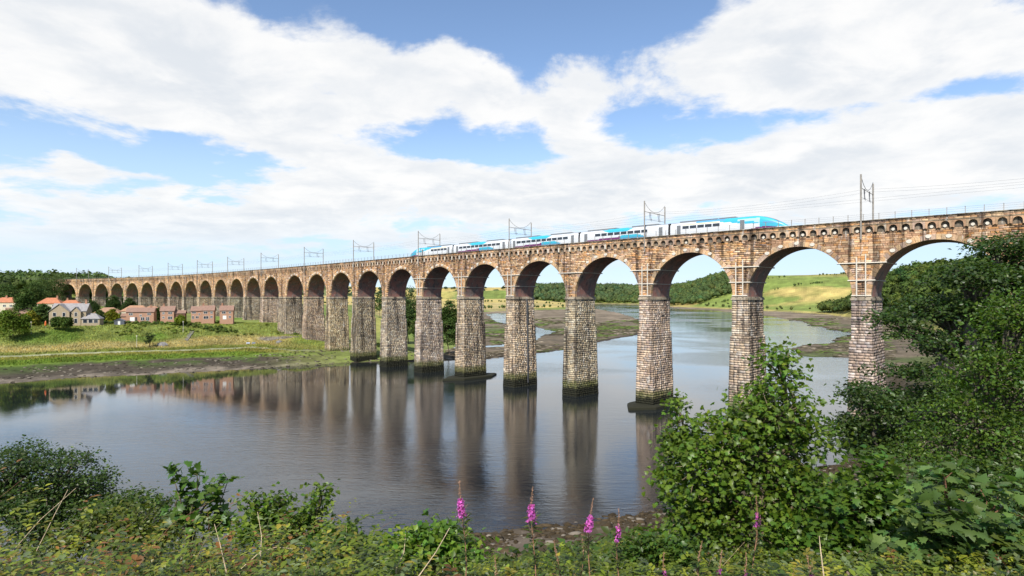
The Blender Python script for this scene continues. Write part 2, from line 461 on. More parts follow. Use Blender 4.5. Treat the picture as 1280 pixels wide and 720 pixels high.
def hills(x, y):
    g1 = 38*gs(x, y, 470, 640, 115, 170)*sstep(x-.52*y, -10, 60)
    g1b = 14*gs(x, y, 520, 420, 150, 200)
    g2 = 82*gs(x, y, 1120, 1620, 500, 350)
    g3 = 38*gs(x, y, 570, 1950, 170, 240)
    g4 = 30*gs(x, y, 360, 2700, 330, 300)
    g5 = 112*np.exp(-((y-5600)/1100)**2)*(.62+.5*vnoise(x/900, y/900, 5, 3))
    g6 = 17*gs(x, y, -520, 640, 150, 100) + 8*gs(x, y, -390, 520, 40, 50)
    g7 = 36*gs(x, y, -500, 2600, 700, 500)
    return g1, g1b, g2, g3, g4, g5, g6, g7
def far_land(x, y):
    """height and colour of the far land"""
    n1 = vnoise(x/30, y/30, 1); n2 = vnoise(x/7, y/7, 2); n3 = vnoise(x/110, y/110, 3); n4 = vnoise(x/2.2, y/2.2, 4, 3)
    dl = sd_poly(x, y, LEFT); dls = sd_poly(x, y, LSOLID); dr = sd_poly(x, y, RIGHT); drs = sd_poly(x, y, RSOLID)
    dl = dl + (n2-.5)*4*np.clip(y/300, .6, 3); dr = dr + (n2-.5)*7+(n1-.5)*14
    dch = d_line(x, y, CHANNEL) + (n2-.5)*5
    # left bank: saltings, path and a grassy slope up to the terrace with the houses
    kx = 1+1.0*sstep(x, -112, -78)*(1-sstep(y, 255, 300))
    d = np.maximum(dls, 0)*kx + (n2-.5)*1.2
    town = sstep(-x-.18*(y-250), 62, 100)*(1-sstep(y, 700, 900))
    prof_t = np.interp(d, [0, 10, 27, 29.5, 44, 50, 58, 84, 130, 400], [0, .5, 1.9, 2.5, 3.5, 4.0, 5.2, 12.6, 14.0, 17])
    prof_f = np.interp(d, [0, 6, 14, 30, 300], [0.2, .6, 2.0, 2.8, 3.6])
    hl = prof_t*town+prof_f*(1-town)
    mudl = np.interp(dl, [-12, 0, 3, 25, 80], [-1.2, -.05, .22, .5, .7]) + (n1-.5)*.3*np.clip(dl/20, 0, 1)
    mudl = np.where(dl > 0, np.minimum(mudl, .04+np.maximum(dch-7.5*np.clip(y/420, .8, 2), -4)*.09), mudl)
    h = np.where(dls > 0, np.maximum(hl, 0.0), mudl)
    mudr = np.interp(dr, [-12, 0, 3, 30, 120], [-1.2, -.05, .25, .7, 1.3]) + (n1-.5)*.3*np.clip(dr/20, 0, 1)
    hr = np.where(drs > 0, 1.4+np.interp(drs, [0, 6, 60, 300], [0, .9, 2.5, 8])*np.clip(1.0, 0, 1), mudr)
    h = np.where(dr > dl, hr, h)
    g1, g1b, g2, g3, g4, g5, g6, g7 = hills(x, y)
    solid = np.clip(np.maximum(dls, drs)/30, 0, 1)
    slow = sstep(np.maximum(dls, drs), 0, 260)
    h = h + (g1+g1b+g6)*solid + (g2+g3+g4+g5+g7)*slow + solid*(n3-.5)*2.0
    # colours
    mud = np.array([.150, .118, .080]); mudd = np.array([.062, .050, .036]); mudp = np.array([.20, .165, .125]); alga = np.array([.075, .125, .022])
    grass = np.array([.155, .185, .048]); dry = np.array([.38, .31, .14]); lush = np.array([.10, .19, .022]); tan = np.array([.46, .36, .12]); pasture = np.array([.175, .225, .050])
    def mixc(a, b, f): return a+(b-a)*f[..., None]
    c = np.broadcast_to(mud, x.shape+(3,)).copy()
    c = mixc(c, np.array([.22, .175, .125]), sstep(n1, .45, .6)*sstep(y, 380, 600))
    c = mixc(c, mudd, sstep(n2, .5, .62)*.8*(1-sstep(y, 500, 800)))
    c = mixc(c, alga, sstep(n3+.5*(n1-.5), .40, .52)*.85*(1-sstep(y, 420, 520))*(dl > 0)*sstep(dl, 6, 20))
    c = mixc(c, alga*.8, sstep(n1, .56, .64)*.6*(dr > dl)*(1-sstep(y, 420, 700)))
    c = mixc(c, mudd*.8, (1-sstep(dl, 2, 9))*(dl > 0)*(1-sstep(y, 400, 600))*.8)
    # left saltings by distance from the water
    ct = np.broadcast_to(mudp, x.shape+(3,)).copy()
    ct = mixc(ct, mudp*.55, sstep(n2, .48, .6))
    ct = mixc(ct, mudd, sstep(d+(n2-.5)*10, 7, 12))
    ct = mixc(ct, alga*.75, sstep(d, 11, 26)*sstep(n2+.3*(n4-.5), .48, .6)*.75)
    ct = mixc(ct, np.array([.11, .165, .026]), sstep(d+(n2-.5)*3, 28.2, 29.4))
    ct = mixc(ct, np.array([.20, .18, .05]), sstep(d, 37, 42)*.75)
    ct = mixc(ct, np.array([.25, .25, .16]), sstep(d, 46.6, 47.2)*(1-sstep(d, 49.4, 50.0)))
    ct = mixc(ct, np.array([.13, .15, .035]), sstep(d, 49.4, 50))
    ct = mixc(ct, dry*.9, sstep(d+(n1-.5)*10, 53, 57)*(1-.6*sstep(x, -105, -88))*.75)
    ct = mixc(ct, grass*1.05, sstep(d+(n1-.5)*18, 63, 69))
    ct = mixc(ct, lush*.8, sstep(n1, .55, .7)*sstep(d, 60, 72)*.7)
    ct = mixc(ct, np.array([.20, .18, .16]), np.clip(1.15-np.hypot((x+104)/9, (y-276)/3.5), 0, .25)*4)
    cf = mixc(np.broadcast_to(grass, x.shape+(3,)).copy(), tan, sstep(d, 26, 60)*sstep(y, 300, 420))
    cf = mixc(cf, dry*.85, sstep(n3, .42, .55)*.8)
    cf = mixc(cf, lush, sstep(vnoise(x/260, y/120, 8, 2), .52, .56)*sstep(y, 330, 380)*(1-sstep(y, 700, 750))*.5)
    cl = ct*town[..., None]+cf*(1-town[..., None])
    c = np.where((dls > 0)[..., None], cl, c)
    # right bank: shore grass, pasture, stubble strips on the hill
    stripe = vnoise(x/170+y/900, (y+.35*x)/120, 9, 1)
    cr = mixc(np.broadcast_to(pasture, x.shape+(3,)).copy(), tan*.95, sstep(stripe, .66, .69)*sstep(g2, 12, 20))
    cr = mixc(cr, np.array([.26, .22, .07]), sstep(g2, 58, 64)*.85)
    cr = mixc(cr, tan*.9, ((1-sstep(drs, 6, 30))*.75))
    cr = mixc(cr, np.array([.15, .17, .04]), sstep(n1, .5, .65)*.5)
    cr = mixc(cr, np.array([.05, .07, .02]), np.clip((g1+g1b)/18, 0, 1)*(x > .56*y))
    c = np.where(((drs > 0) & (dr > dl))[..., None], cr, c)
    # distant fields
    far = sstep(y, 2150, 2400)*(1-np.clip((g3+g4)/10, 0, 1))
    fn = vnoise(x/420, y/500, 21, 1)
    cfar = np.where((fn > .56)[..., None], tan*.9, np.where((fn > .40)[..., None], np.array([.17, .185, .07]), np.array([.06, .085, .03])))
    c = mixc(c, cfar, far)
    wet = (h < .10)
    c = np.where(wet[..., None] & (dls <= 0)[..., None], c*.6, c)
    c = c*(.72+.56*n4)[..., None]
    c = np.where((dls <= 0)[..., None], c*(.55+.9*n2)[..., None], c)
    micro = (n4-.5)*np.where(dls > 0, np.where(town > .5, np.where(d < 29, .6, .35), .1), .30)*(y < 520)
    return h+micro, c

def make_far_land():
    rad = [70.0]
    while rad[-1] < 9000:
        r = rad[-1]
        rad.append(r*(1.0042 if 170 < r < 330 else (1.0085 if r < 700 else 1.016)))
    rad = np.array(rad)
    az = np.radians(np.concatenate([np.arange(-62, -45, .8), np.arange(-45, 45, .15), np.arange(45, 62, .8)]))
    A, Rr = np.meshgrid(az, rad)
    x = Rr*np.sin(A); y = Rr*np.cos(A)
    h, c = far_land(x, y)
    nr, na = x.shape
    idx = np.arange(nr*na).reshape(nr, na)
    F = np.stack([idx[:-1, :-1], idx[:-1, 1:], idx[1:, 1:], idx[1:, :-1]], -1).reshape(-1, 4)
    hz = h.ravel()
    keep = hz[F].max(1) > -.6
    F = F[keep]
    fc = c.reshape(-1, 3)[F].mean(1)
    o = link('terrain', mk_mesh('terrain', np.stack([x, y, h], -1).reshape(-1, 3), F, M['ground'], fc, smooth=True))
    o['kind'] = 'structure'
make_far_land()
def far_h(px_, py_):
    h, _ = far_land(np.atleast_1d(np.asarray(px_, float)), np.atleast_1d(np.asarray(py_, float)))
    return h

# ---------------------------------------------------------------- the near bank under the camera
SHX = [-200, -120, -41, -13, 0, 17, 34, 50, 62, 75, 90, 120, 200]
SHY = [44, 50, 57, 61.3, 65.7, 72, 82, 93, 102, 122, 150, 210, 340]
def near_land(x, y):
    n1 = vnoise(x/6, y/6, 31); n2 = vnoise(x/1.6, y/1.6, 32, 3)
    d = (np.interp(x, SHX, SHY)-y)*np.interp(x, [0, 40, 70], [1, .9, .75])
    d = d + (n1-.5)*np.interp(d, [20, 45], [4, .8])
    h = np.interp(d, [-14, -2, 0, 3, 11, 25, 45, 55.7, 60.7, 65.7, 80, 120], [-1.6, -.3, 0.02, .2, .95, 6.5, 15.5, 20.4, 22.15, 23.3, 24.4, 26])
    h = h + (n2-.5)*np.interp(d, [-5, 2, 10, 14], [.1, .45, .45, .2])
    soil = np.array([.085, .070, .045]); grass = np.array([.075, .10, .022]); weed = np.array([.050, .038, .022]); rock = np.array([.125, .10, .078])
    def mixc(a, b, f): return a+(b-a)*f[..., None]
    c = mixc(np.broadcast_to(weed, x.shape+(3,)).copy(), rock, sstep(n2+.4*(n1-.5), .58, .68)*.8)
    c = mixc(c, soil, sstep(d, 11, 14)); c = mixc(c, grass, sstep(d+(n1-.5)*6, 14, 18)*.8)
    return h, c
def near_h(x, y): return float(near_land(np.array([float(x)]), np.array([float(y)]))[0][0])
def make_near_land():
    xs = np.arange(-95, 190, .8); ys = np.arange(-25, 190, .8)
    x, y = np.meshgrid(xs, ys)
    h, c = near_land(x, y)
    ny, nx = x.shape; idx = np.arange(nx*ny).reshape(ny, nx)
    F = np.stack([idx[:-1, :-1], idx[:-1, 1:], idx[1:, 1:], idx[1:, :-1]], -1).reshape(-1, 4)
    F = F[h.ravel()[F].max(1) > -.5]
    o = link('near_bank', mk_mesh('near_bank', np.stack([x, y, h], -1).reshape(-1, 3), F, M['ground'], c.reshape(-1, 3)[F].mean(1), smooth=True))
    o['kind'] = 'structure'
make_near_land()
# ---------------------------------------------------------------- the viaduct
ZS, RAD, WB, ZTOP = 25.0, (SP-TP)/2, 7.8, 38.6
ZCB = 36.35                                    # underside of the corbel table
P_MIN, P_MAX = -2, 24
rngb = np.random.default_rng(11)
via = thing('viaduct', 'long curving sandstone railway viaduct of tall round arches across the river', 'bridge', tuple(BP(0.0, 3.9, 0.0)))
PAL_SP = np.array([[.46, .31, .17], [.50, .31, .16], [.52, .37, .25], [.42, .27, .18], [.38, .30, .21], [.56, .43, .28], [.28, .19, .12], [.47, .34, .20], [.36, .22, .145]])
PAL_PI = np.array([[.47, .37, .25], [.42, .32, .21], [.52, .44, .33], [.36, .29, .22], [.58, .50, .38], [.27, .21, .155], [.43, .33, .235], [.34, .25, .17], [.20, .165, .13]])
PAL_SP = np.concatenate([PAL_SP, [[.60, .47, .37], [.47, .25, .10], [.15, .105, .08], [.40, .31, .28], [.55, .36, .20]]])
PAL_PI = np.concatenate([PAL_PI, [[.31, .295, .28], [.58, .53, .45], [.115, .10, .09], [.33, .255, .225], [.40, .37, .33]]])
PAL_SP = PAL_SP*.82+PAL_SP.mean(0)*.18; PAL_PI = PAL_PI*.56+PAL_PI.mean(0)*.44
PAL_SP = PAL_SP*np.array([1.34, 1.22, 1.09]); PAL_PI = PAL_PI*np.array([1.30, 1.22, 1.13])
def pal(P, n): return P[rngb.integers(0, len(P), n)]*rngb.uniform(.82, 1.15, (n, 1))

def blocks(fn, u0, u1, z0, z1, col, proud=(.0, .07), back=-.12, inset=.035, jit=.05):
    """rock-faced blocks on a wall: fn(u, z, d) -> world, d = distance out of the wall"""
    n = len(u0)
    if n == 0: return np.zeros((0, 3)), np.zeros((0, 4), int), np.zeros((0, 3))
    g = .018
    uo = np.stack([u0+g, u1-g, u1-g, u0+g], 1); zo = np.stack([z0+g, z0+g, z1-g, z1-g], 1)
    ui = np.stack([u0+inset, u1-inset, u1-inset, u0+inset], 1); zi = np.stack([z0+inset, z0+inset, z1-inset, z1-inset], 1)
    dd = rngb.uniform(proud[0], proud[1], (n, 1)) + rngb.uniform(-jit, jit, (n, 4))
    V = np.concatenate([fn(uo, zo, np.full((n, 4), back)), fn(ui, zi, dd)], 1)
    base = (np.arange(n)*8)[:, None, None]
    T = np.array([[4, 5, 6, 7], [0, 1, 5, 4], [1, 2, 6, 5], [2, 3, 7, 6], [3, 0, 4, 7]])
    return V.reshape(-1, 3), (base+T[None]).reshape(-1, 4), np.repeat(col, 5, axis=0)

def courses(z0, z1, h, jit=.16):
    zs = [z0]
    while zs[-1] < z1-h*.6: zs.append(zs[-1]+h*random.uniform(1-jit, 1+jit))
    if len(zs) == 1: return [z0, z1]
    k = (z1-z0)/(zs[-1]-z0)
    return [z0+(q-z0)*k for q in zs]
def split(a, b, ln):
    """cut a course a..b into stones"""
    out = [a]
    while out[-1] < b-ln*.75: out.append(out[-1]+ln*random.uniform(.6, 1.45))
    k = (b-a)/max(out[-1]-a, 1e-6)
    out = [a+(q-a)*k for q in out]
    return list(zip(out[:-1], out[1:])) if len(out) > 1 else [(a, b)]

class Pile:
    def __init__(s): s.V = []; s.F = []; s.C = []; s.n = 0
    def add(s, V, F, C):
        if len(F) == 0: return
        s.V.append(V); s.F.append(F+s.n); s.C.append(C); s.n += len(V)
    def obj(s, name, mat, parent, smooth=False, kind='stuff'):
        return link(name, mk_mesh(name, np.concatenate(s.V), np.concatenate(s.F), mat, np.concatenate(s.C), smooth=smooth), parent, kind=kind)

def wall_fn(s, z, d): return BP(s, -d, z)

# --- core walls, soffits
CORE = (.20, .165, .125)
def make_core():
    mb = MB(); zc1 = 37.75
    def face(q, c=CORE): mb.add(np.array(q), [(0, 1, 2, 3)], c)
    for i in range(P_MIN, P_MAX+2):
        a, b = pier_right(i), pier_left(i)
        if i == P_MIN: a -= 40
        if i == P_MAX+1: b += 8
        ss = np.linspace(a, b, max(2, int((b-a)/3)+1))
        for p, q in zip(ss[:-1], ss[1:]):
            for wv in (.12, WB):
                face([BP(p, wv, ZS), BP(q, wv, ZS), BP(q, wv, zc1), BP(p, wv, zc1)])
            face([BP(p, .12, 37.4), BP(q, .12, 37.4), BP(q, WB, 37.4), BP(p, WB, 37.4)])
        if i <= P_MAX:                          # bay above the arch towards the next pier
            s0 = b; s1 = pier_right(i+1); sm = (s0+s1)/2; r = (s1-s0)/2
            th = np.linspace(math.pi, 0, 33)
            sa = sm+r*np.cos(th); za = ZS+r*np.sin(th)
            for k in range(32):
                for wv in (.12, WB):
                    face([BP(sa[k], wv, za[k]), BP(sa[k+1], wv, za[k+1]), BP(sa[k+1], wv, zc1), BP(sa[k], wv, zc1)])
                face([BP(sa[k], .12, 37.4), BP(sa[k+1], .12, 37.4), BP(sa[k+1], WB, 37.4), BP(sa[k], WB, 37.4)])
    mb.obj('spandrel_wall', M['stone'], via)
make_core()

def mat_soffit():
    m, t, b, o = new_mat('soffit_brick')
    pos = t.new('ShaderNodeNewGeometry').outputs['Position']
    n1 = t.noise(pos, .35, 5, .65, .4); n2 = t.noise(t.vm('ADD', pos, (9, 9, 9)), .9, 5, .7, .5)
    c = t.mix(t.ramp(n1, .38, .62), (.29, .13, .10, 1), (.17, .125, .11, 1))
    c = t.mix(t.m('MULTIPLY', t.ramp(n2, .56, .66), .65), c, (.34, .30, .28, 1))
    sp = t.new('ShaderNodeSeparateXYZ'); t.l.new(pos, sp.inputs[0])
    c = t.mix(t.m('MULTIPLY', t.ramp(t.noise(t.vm('MULTIPLY', pos, (1, 1, .12)), 1.1, 4, .6), .54, .66), .6), c, (.05, .042, .040, 1))
    c = t.mix(1.0, c, t_rgb(t, t.ramp(t.noise(pos, 7, 4, .7), .3, .7, .7, 1.3, False)), 'MULTIPLY')
    t.l.new(c, b.inputs['Base Color']); b.inputs['Roughness'].default_value = .9
    return m
M['soffit'] = mat_soffit()

# --- arches: vault > voussoirs
def vouss_template():
    """one ring stone: x along the ring, y out of the wall (negative = out), z radial"""
    n = int(round(math.pi*RAD/.72)); da = math.pi/n; g = .012
    def p(r, a, wv): return (r*math.sin(a), wv, r*math.cos(a)-RAD)
    V = []
    for wv, e in ((.55, 0), (-.05, 0), (-.085, .035)):
        r0, r1 = RAD-.02+e, RAD+.92-e
        a0, a1 = -da/2+(g+e)/RAD, da/2-(g+e)/RAD
        V += [p(r0, a0, wv), p(r0, a1, wv), p(r1, a1, wv), p(r1, a0, wv)]
    F = [(8, 9, 10, 11)] + [(4+k, 4+(k+1) % 4, 8+(k+1) % 4, 8+k) for k in range(4)] + [(k, (k+1) % 4, 4+(k+1) % 4, 4+k) for k in range(4)]
    return np.array(V), F, n, da
VV, VF, VN, VDA = vouss_template()
V_MESH = []
for k in range(10):
    c = PAL_SP[rngb.integers(0, len(PAL_SP))]*rngb.uniform(.85, 1.12)
    c = c*.75+np.array([.42, .33, .21])*.25
    vv = VV.copy(); vv[8:12, 1] += rngb.uniform(-.03, .02, 4)
    V_MESH.append(mk_mesh('voussoir', vv, VF, M['stone'], np.tile(c, (len(VF), 1))))
def bay(i): return (pier_left(i)+pier_right(i+1))/2
arches = {}
n_v = 0
for i in range(P_MIN, P_MAX+1):
    sm = bay(i)
    th = np.linspace(math.pi, 0, 41)
    sa = sm+RAD*np.cos(th); za = ZS+RAD*np.sin(th)
    ws = np.linspace(.40, WB, 6)
    V = BP(sa[:, None], ws[None, :], za[:, None]).reshape(-1, 3)
    idx = np.arange(41*6).reshape(41, 6)
    F = np.stack([idx[:-1, :-1], idx[1:, :-1], idx[1:, 1:], idx[:-1, 1:]], -1).reshape(-1, 4)
    ar = link('arch', mk_mesh('arch', V, F, M['soffit'], smooth=True), via)
    arches[i] = ar
    h = float(BH(sm)); base = BP(sm, 0.0, ZS)
    tvec = np.array([math.sin(h), -math.cos(h), 0]); nvec = np.array([math.cos(h), math.sin(h), 0])
    pile = Pile()
    for j in range(VN):
        a = -math.pi/2+(j+.5)*VDA
        ra = np.array([[math.cos(a), 0, math.sin(a)], [0, 1, 0], [-math.sin(a), 0, math.cos(a)]])   # rotation in the x-z plane
        fr = np.stack([tvec, nvec, np.array([0, 0, 1.0])], 1)
        top = base + fr@np.array([RAD*math.sin(a), 0, RAD*math.cos(a)])
        M3 = fr@ra
        if n_v < 300:
            n_v += 1
            o = bpy.data.objects.new('voussoir', V_MESH[random.randrange(10)]); COL.objects.link(o)
            o.parent = ar; o.matrix_parent_inverse = Matrix.Translation(-off_of(ar))
            o.matrix_basis = Matrix.Translation(top.tolist()) @ Matrix(M3.tolist()).to_4x4()
        else:
            c = pal(PAL_SP, 1)[0]*.8+np.array([.42, .33, .21])*.2
            pile.add((M3@VV.T).T+top, np.array([f for f in VF]), np.tile(c, (len(VF), 1)))
    if pile.V: pile.obj('voussoir_ring', M['stone'], ar)

# --- spandrel masonry: the nearest stones one by one, the rest as one part
STONE_MESH = []
for k in range(12):
    c = pal(PAL_SP, 1)[0]
    d4 = rngb.uniform(.0, .06, 4)
    V = [(-.5+.018, .12, -.5+.03), (.5-.018, .12, -.5+.03), (.5-.018, .12, .5-.03), (-.5+.018, .12, .5-.03),
         (-.5+.035, -d4[0], -.5+.07), (.5-.035, -d4[1], -.5+.07), (.5-.035, -d4[2], .5-.07), (-.5+.035, -d4[3], .5-.07)]
    STONE_MESH.append(mk_mesh('stone', V, [(4, 5, 6, 7), (0, 1, 5, 4), (1, 2, 6, 5), (2, 3, 7, 6), (3, 0, 4, 7)], M['stone'], np.tile(c, (5, 1))))
def make_spandrel():
    zs = courses(ZS+.02, ZCB, .38, .28)
    todo = []
    s_lo, s_hi = -52.0, pier_left(P_MAX+1)+8
    for z0, z1 in zip(zs[:-1], zs[1:]):
        zm = (z0+z1)/2-ZS
        cuts = []
        for i in range(P_MIN, P_MAX+1):
            rr = RAD+.40
            if zm < rr:
                hw = math.sqrt(rr*rr-zm*zm); cuts.append((bay(i)-hw, bay(i)+hw))
        a = s_lo
        for c0, c1 in cuts+[(s_hi, s_hi)]:
            if c1 <= a: continue
            if c0 > a:
                for p, q in split(a, c0, .98): todo.append((p, q, z0, z1))
            a = max(a, c1)
    T = np.array(todo)
    def near_key(r):
        s = (r[0]+r[1])/2
        px = 640+FPX*BF(s)[0]/BF(s)[1]
        return s if px < 1262 and s > -21 and r[2] > 31.5 else 1e6
    order = np.argsort([near_key(r) for r in T])
    first = set(order[:290].tolist())
    for k in first:
        p, q, z0, z1 = T[k]
        s = (p+q)/2; h = float(BH(s)); c = BP(s, 0.0, (z0+z1)/2)
        o = bpy.data.objects.new('stone', STONE_MESH[random.randrange(12)]); COL.objects.link(o)
        o.parent = via; o.matrix_parent_inverse = Matrix.Translation(-off_of(via))
        o.location = c.tolist(); o.scale = (q-p, 1.0, z1-z0)
        o.rotation_euler = Matrix(np.stack([np.array([-math.sin(h), math.cos(h), 0]), np.array([math.cos(h), math.sin(h), 0]), np.array([0, 0, -1.0])], 1).tolist()).to_euler()
    rest = np.array([T[k] for k in range(len(T)) if k not in first])
    pile = Pile()
    pile.add(*blocks(wall_fn, rest[:, 0], rest[:, 1], rest[:, 2], rest[:, 3], pal(PAL_SP, len(rest)), (.0, .05), -.12, .035, .03))
    pile.obj('spandrel_masonry', M['stone'], via)
make_spandrel()

# --- piers
def make_pier(i):
    a, b = pier_right(i), pier_left(i)
    if i == P_MIN: a -= 38
    if i == P_MAX+1: b += 8
    sm = (a+b)/2; T0 = (b-a); h = float(BH(sm)); O = BP(sm, WB/2, 0.0)
    tv = np.array([-math.sin(h), math.cos(h), 0]); nv = np.array([math.cos(h), math.sin(h), 0])
    gz = max(float(far_h(O[0], O[1])[0]), near_h(O[0], O[1]) if O[1] < 185 else -9)
    zb = -1.2 if gz < .4 else gz-1.5
    zst = 17.0 if i not in (11,) else 21.5
    def half(z, off):                             # half sizes along and across, with batter and one offset course
        z = np.asarray(z, float)
        e = np.where(z > zst, .16+(ZS-.6-z)*.006, .46+(zst-z)*.022)
        return T0/2+e+off, WB/2+e*.8+off
    def loc(u, v, z): return O+u[..., None]*tv+v[..., None]*nv+np.stack([0*z, 0*z, z], -1)
    mb = MB()
    zl = [zb, max(zst, zb+.1), zst+.02, ZS-.62] if zst > zb else [zb, ZS-.62]
    rings = []
    for z in zl:
        hu, hv = half(np.array(z), -.10)
        rings.append([O+su*hu*tv+sv*hv*nv+np.array([0, 0, z]) for su, sv in ((-1, -1), (1, -1), (1, 1), (-1, 1))])
    V = np.array(rings).reshape(-1, 3); F = []
    for k in range(len(zl)-1):
        for j in range(4): F.append((k*4+j, k*4+(j+1) % 4, (k+1)*4+(j+1) % 4, (k+1)*4+j))
    F.append(tuple(range((len(zl)-1)*4, len(zl)*4)))
    mb.add(V, F, CORE)
    p = mb.obj('pier', M['stone'], via)
    pile = Pile(); tint = rngb.uniform(.84, 1.10)*np.array([1+rngb.normal(0, .03), 1.0, 1+rngb.normal(0, .05)])
    def run(z0, z1, h_, ln):
        zs = courses(z0, z1, h_)
        U = [[], []]
        for q0, q1 in zip(zs[:-1], zs[1:]):
            hu, hv = half(np.array((q0+q1)/2), 0)
            for f, hw in ((0, float(hu)), (1, float(hv))):
                for c0, c1 in split(-hw, hw, ln): U[f].append((c0, c1, q0, q1))
        for f in (0, 1):
            A = np.array(U[f])
            if f == 0: fn = lambda u, z, d: loc(u, -(half(z, 0)[1]-.06+d), z)
            else: fn = lambda u, z, d: loc(-(half(z, 0)[0]-.06+d), u, z)
            pile.add(*blocks(fn, A[:, 0], A[:, 1], A[:, 2], A[:, 3], pal(PAL_PI, len(A))*tint, (.0, .07), -.10, .035, .045))
    if zst > zb+.5:
        run(zb, zst, .50, .80); run(zst+.01, ZS-.62, .46, .76)
    else: run(zb, ZS-.62, .48, .8)
    pile.obj('masonry', M['stone'], p)
    # projecting impost course
    mb = MB()
    for z0, z1, e in ((ZS-.64, ZS-.26, .30), (ZS-.26, ZS+.02, .16)):
        hu, hv = T0/2+e, WB/2+e
        mb.box((-hu, -hv, z0), (hu, hv, z1), (.40, .33, .24), lambda Q: O+Q[:, 0:1]*tv+Q[:, 1:2]*nv+np.stack([0*Q[:, 2], 0*Q[:, 2], Q[:, 2]], -1))
    mb.obj('impost', M['stone'], p)
    # flat cutwater raft round the foot, on two of the river piers
    if i in (2, 5):
        mb = MB(); hu, hv = T0/2+2.3, WB/2+1.6
        pts = np.array([(-hu, -hv), (0, -hv-5.2), (hu, -hv), (hu, hv), (0, hv+5.2), (-hu, hv)])
        V = []
        for z, k in ((-1.2, 1.04), (.45, 1.0), (.70, .92)):
            V += [O+q[0]*k*tv+q[1]*k*nv+np.array([0, 0, z]) for q in pts]
        F = [tuple((r*6+j, r*6+(j+1) % 6, r*6+6+(j+1) % 6, r*6+6+j)) for r in range(2) for j in range(6)]+[tuple(range(12, 18))]
        mb.add(np.array(V), F, (.12, .10, .08)); mb.obj('footing', M['stone'], p)
    return p, O, tv, nv, T0
piers = {i: make_pier(i) for i in range(P_MIN, P_MAX+2)}

# --- corbel table: small round-headed niches under the parapet
UC = 1.85
def corbel_unit(col):
    r, zsp, zb, zt = .60, .55, 0.0, 1.36       # niche radius, springing, foot of the corbel, top
    hw = UC/2-.012; y0, y1 = -.36, .12
    arc = [(-r*math.cos(a), zsp+r*math.sin(a)) for a in np.linspace(0, math.pi, 9)]
    prof = [(-hw, zt), (-hw, zb+.12), (-r-.02, zb)] + arc + [(r+.02, zb), (hw, zb+.12), (hw, zt)]
    n = len(prof); V = [(x, y0, z) for x, z in prof]+[(x, y1, z) for x, z in prof]
    F = []
    for side in (0, n):
        top = []
        m = len(V)
        for k in range(3, 12): V.append((prof[k][0], y0 if side == 0 else y1, zt)); top.append(m+k-3)
        for k in range(8): F.append((side+3+k, side+4+k, top[k+1], top[k]))
        F.append((side+0, side+1, side+2, side+3, top[0])); F.append((side+12, side+13, side+14, top[8], side+11))
    for k in range(n-1): F.append((k, k+1, n+k+1, n+k))
    return np.array(V), F
CV, CF = corbel_unit(None)
CORB = []
for k in range(8):
    c = pal(PAL_SP, 1)[0]*.8+np.array([.40, .30, .19])*.2
    CORB.append(mk_mesh('corbel_arch', CV, CF, M['stone'], np.tile(c, (len(CF), 1))))
def make_corbels():
    s = -51.0; n = 0; rest = MB()
    s_end = pier_left(P_MAX+1)+8
    cen = []
    while s < s_end:
        h = float(BH(s)); c = BP(s, 0.0, ZCB)
        cen.append(s)
        if n < 300 and s > -26:
            n += 1
            o = bpy.data.objects.new('corbel_arch', CORB[random.randrange(8)]); COL.objects.link(o)
            o.parent = via; o.matrix_parent_inverse = Matrix.Translation(-off_of(via))
            o.location = c.tolist(); o.rotation_euler = (0, 0, h-math.pi/2)
        else:
            cc = pal(PAL_SP, 1)[0]
            ax = np.array([math.sin(h), -math.cos(h), 0]); ay = np.array([math.cos(h), math.sin(h), 0])
            rest.add(c+CV[:, 0:1]*ax+CV[:, 1:2]*ay+CV[:, 2:3]*np.array([0, 0, 1.0]), CF, tuple(cc))
        s += UC
    rest.obj('corbel_table', M['stone'], via, kind='stuff')
    return cen
corbel_s = make_corbels()

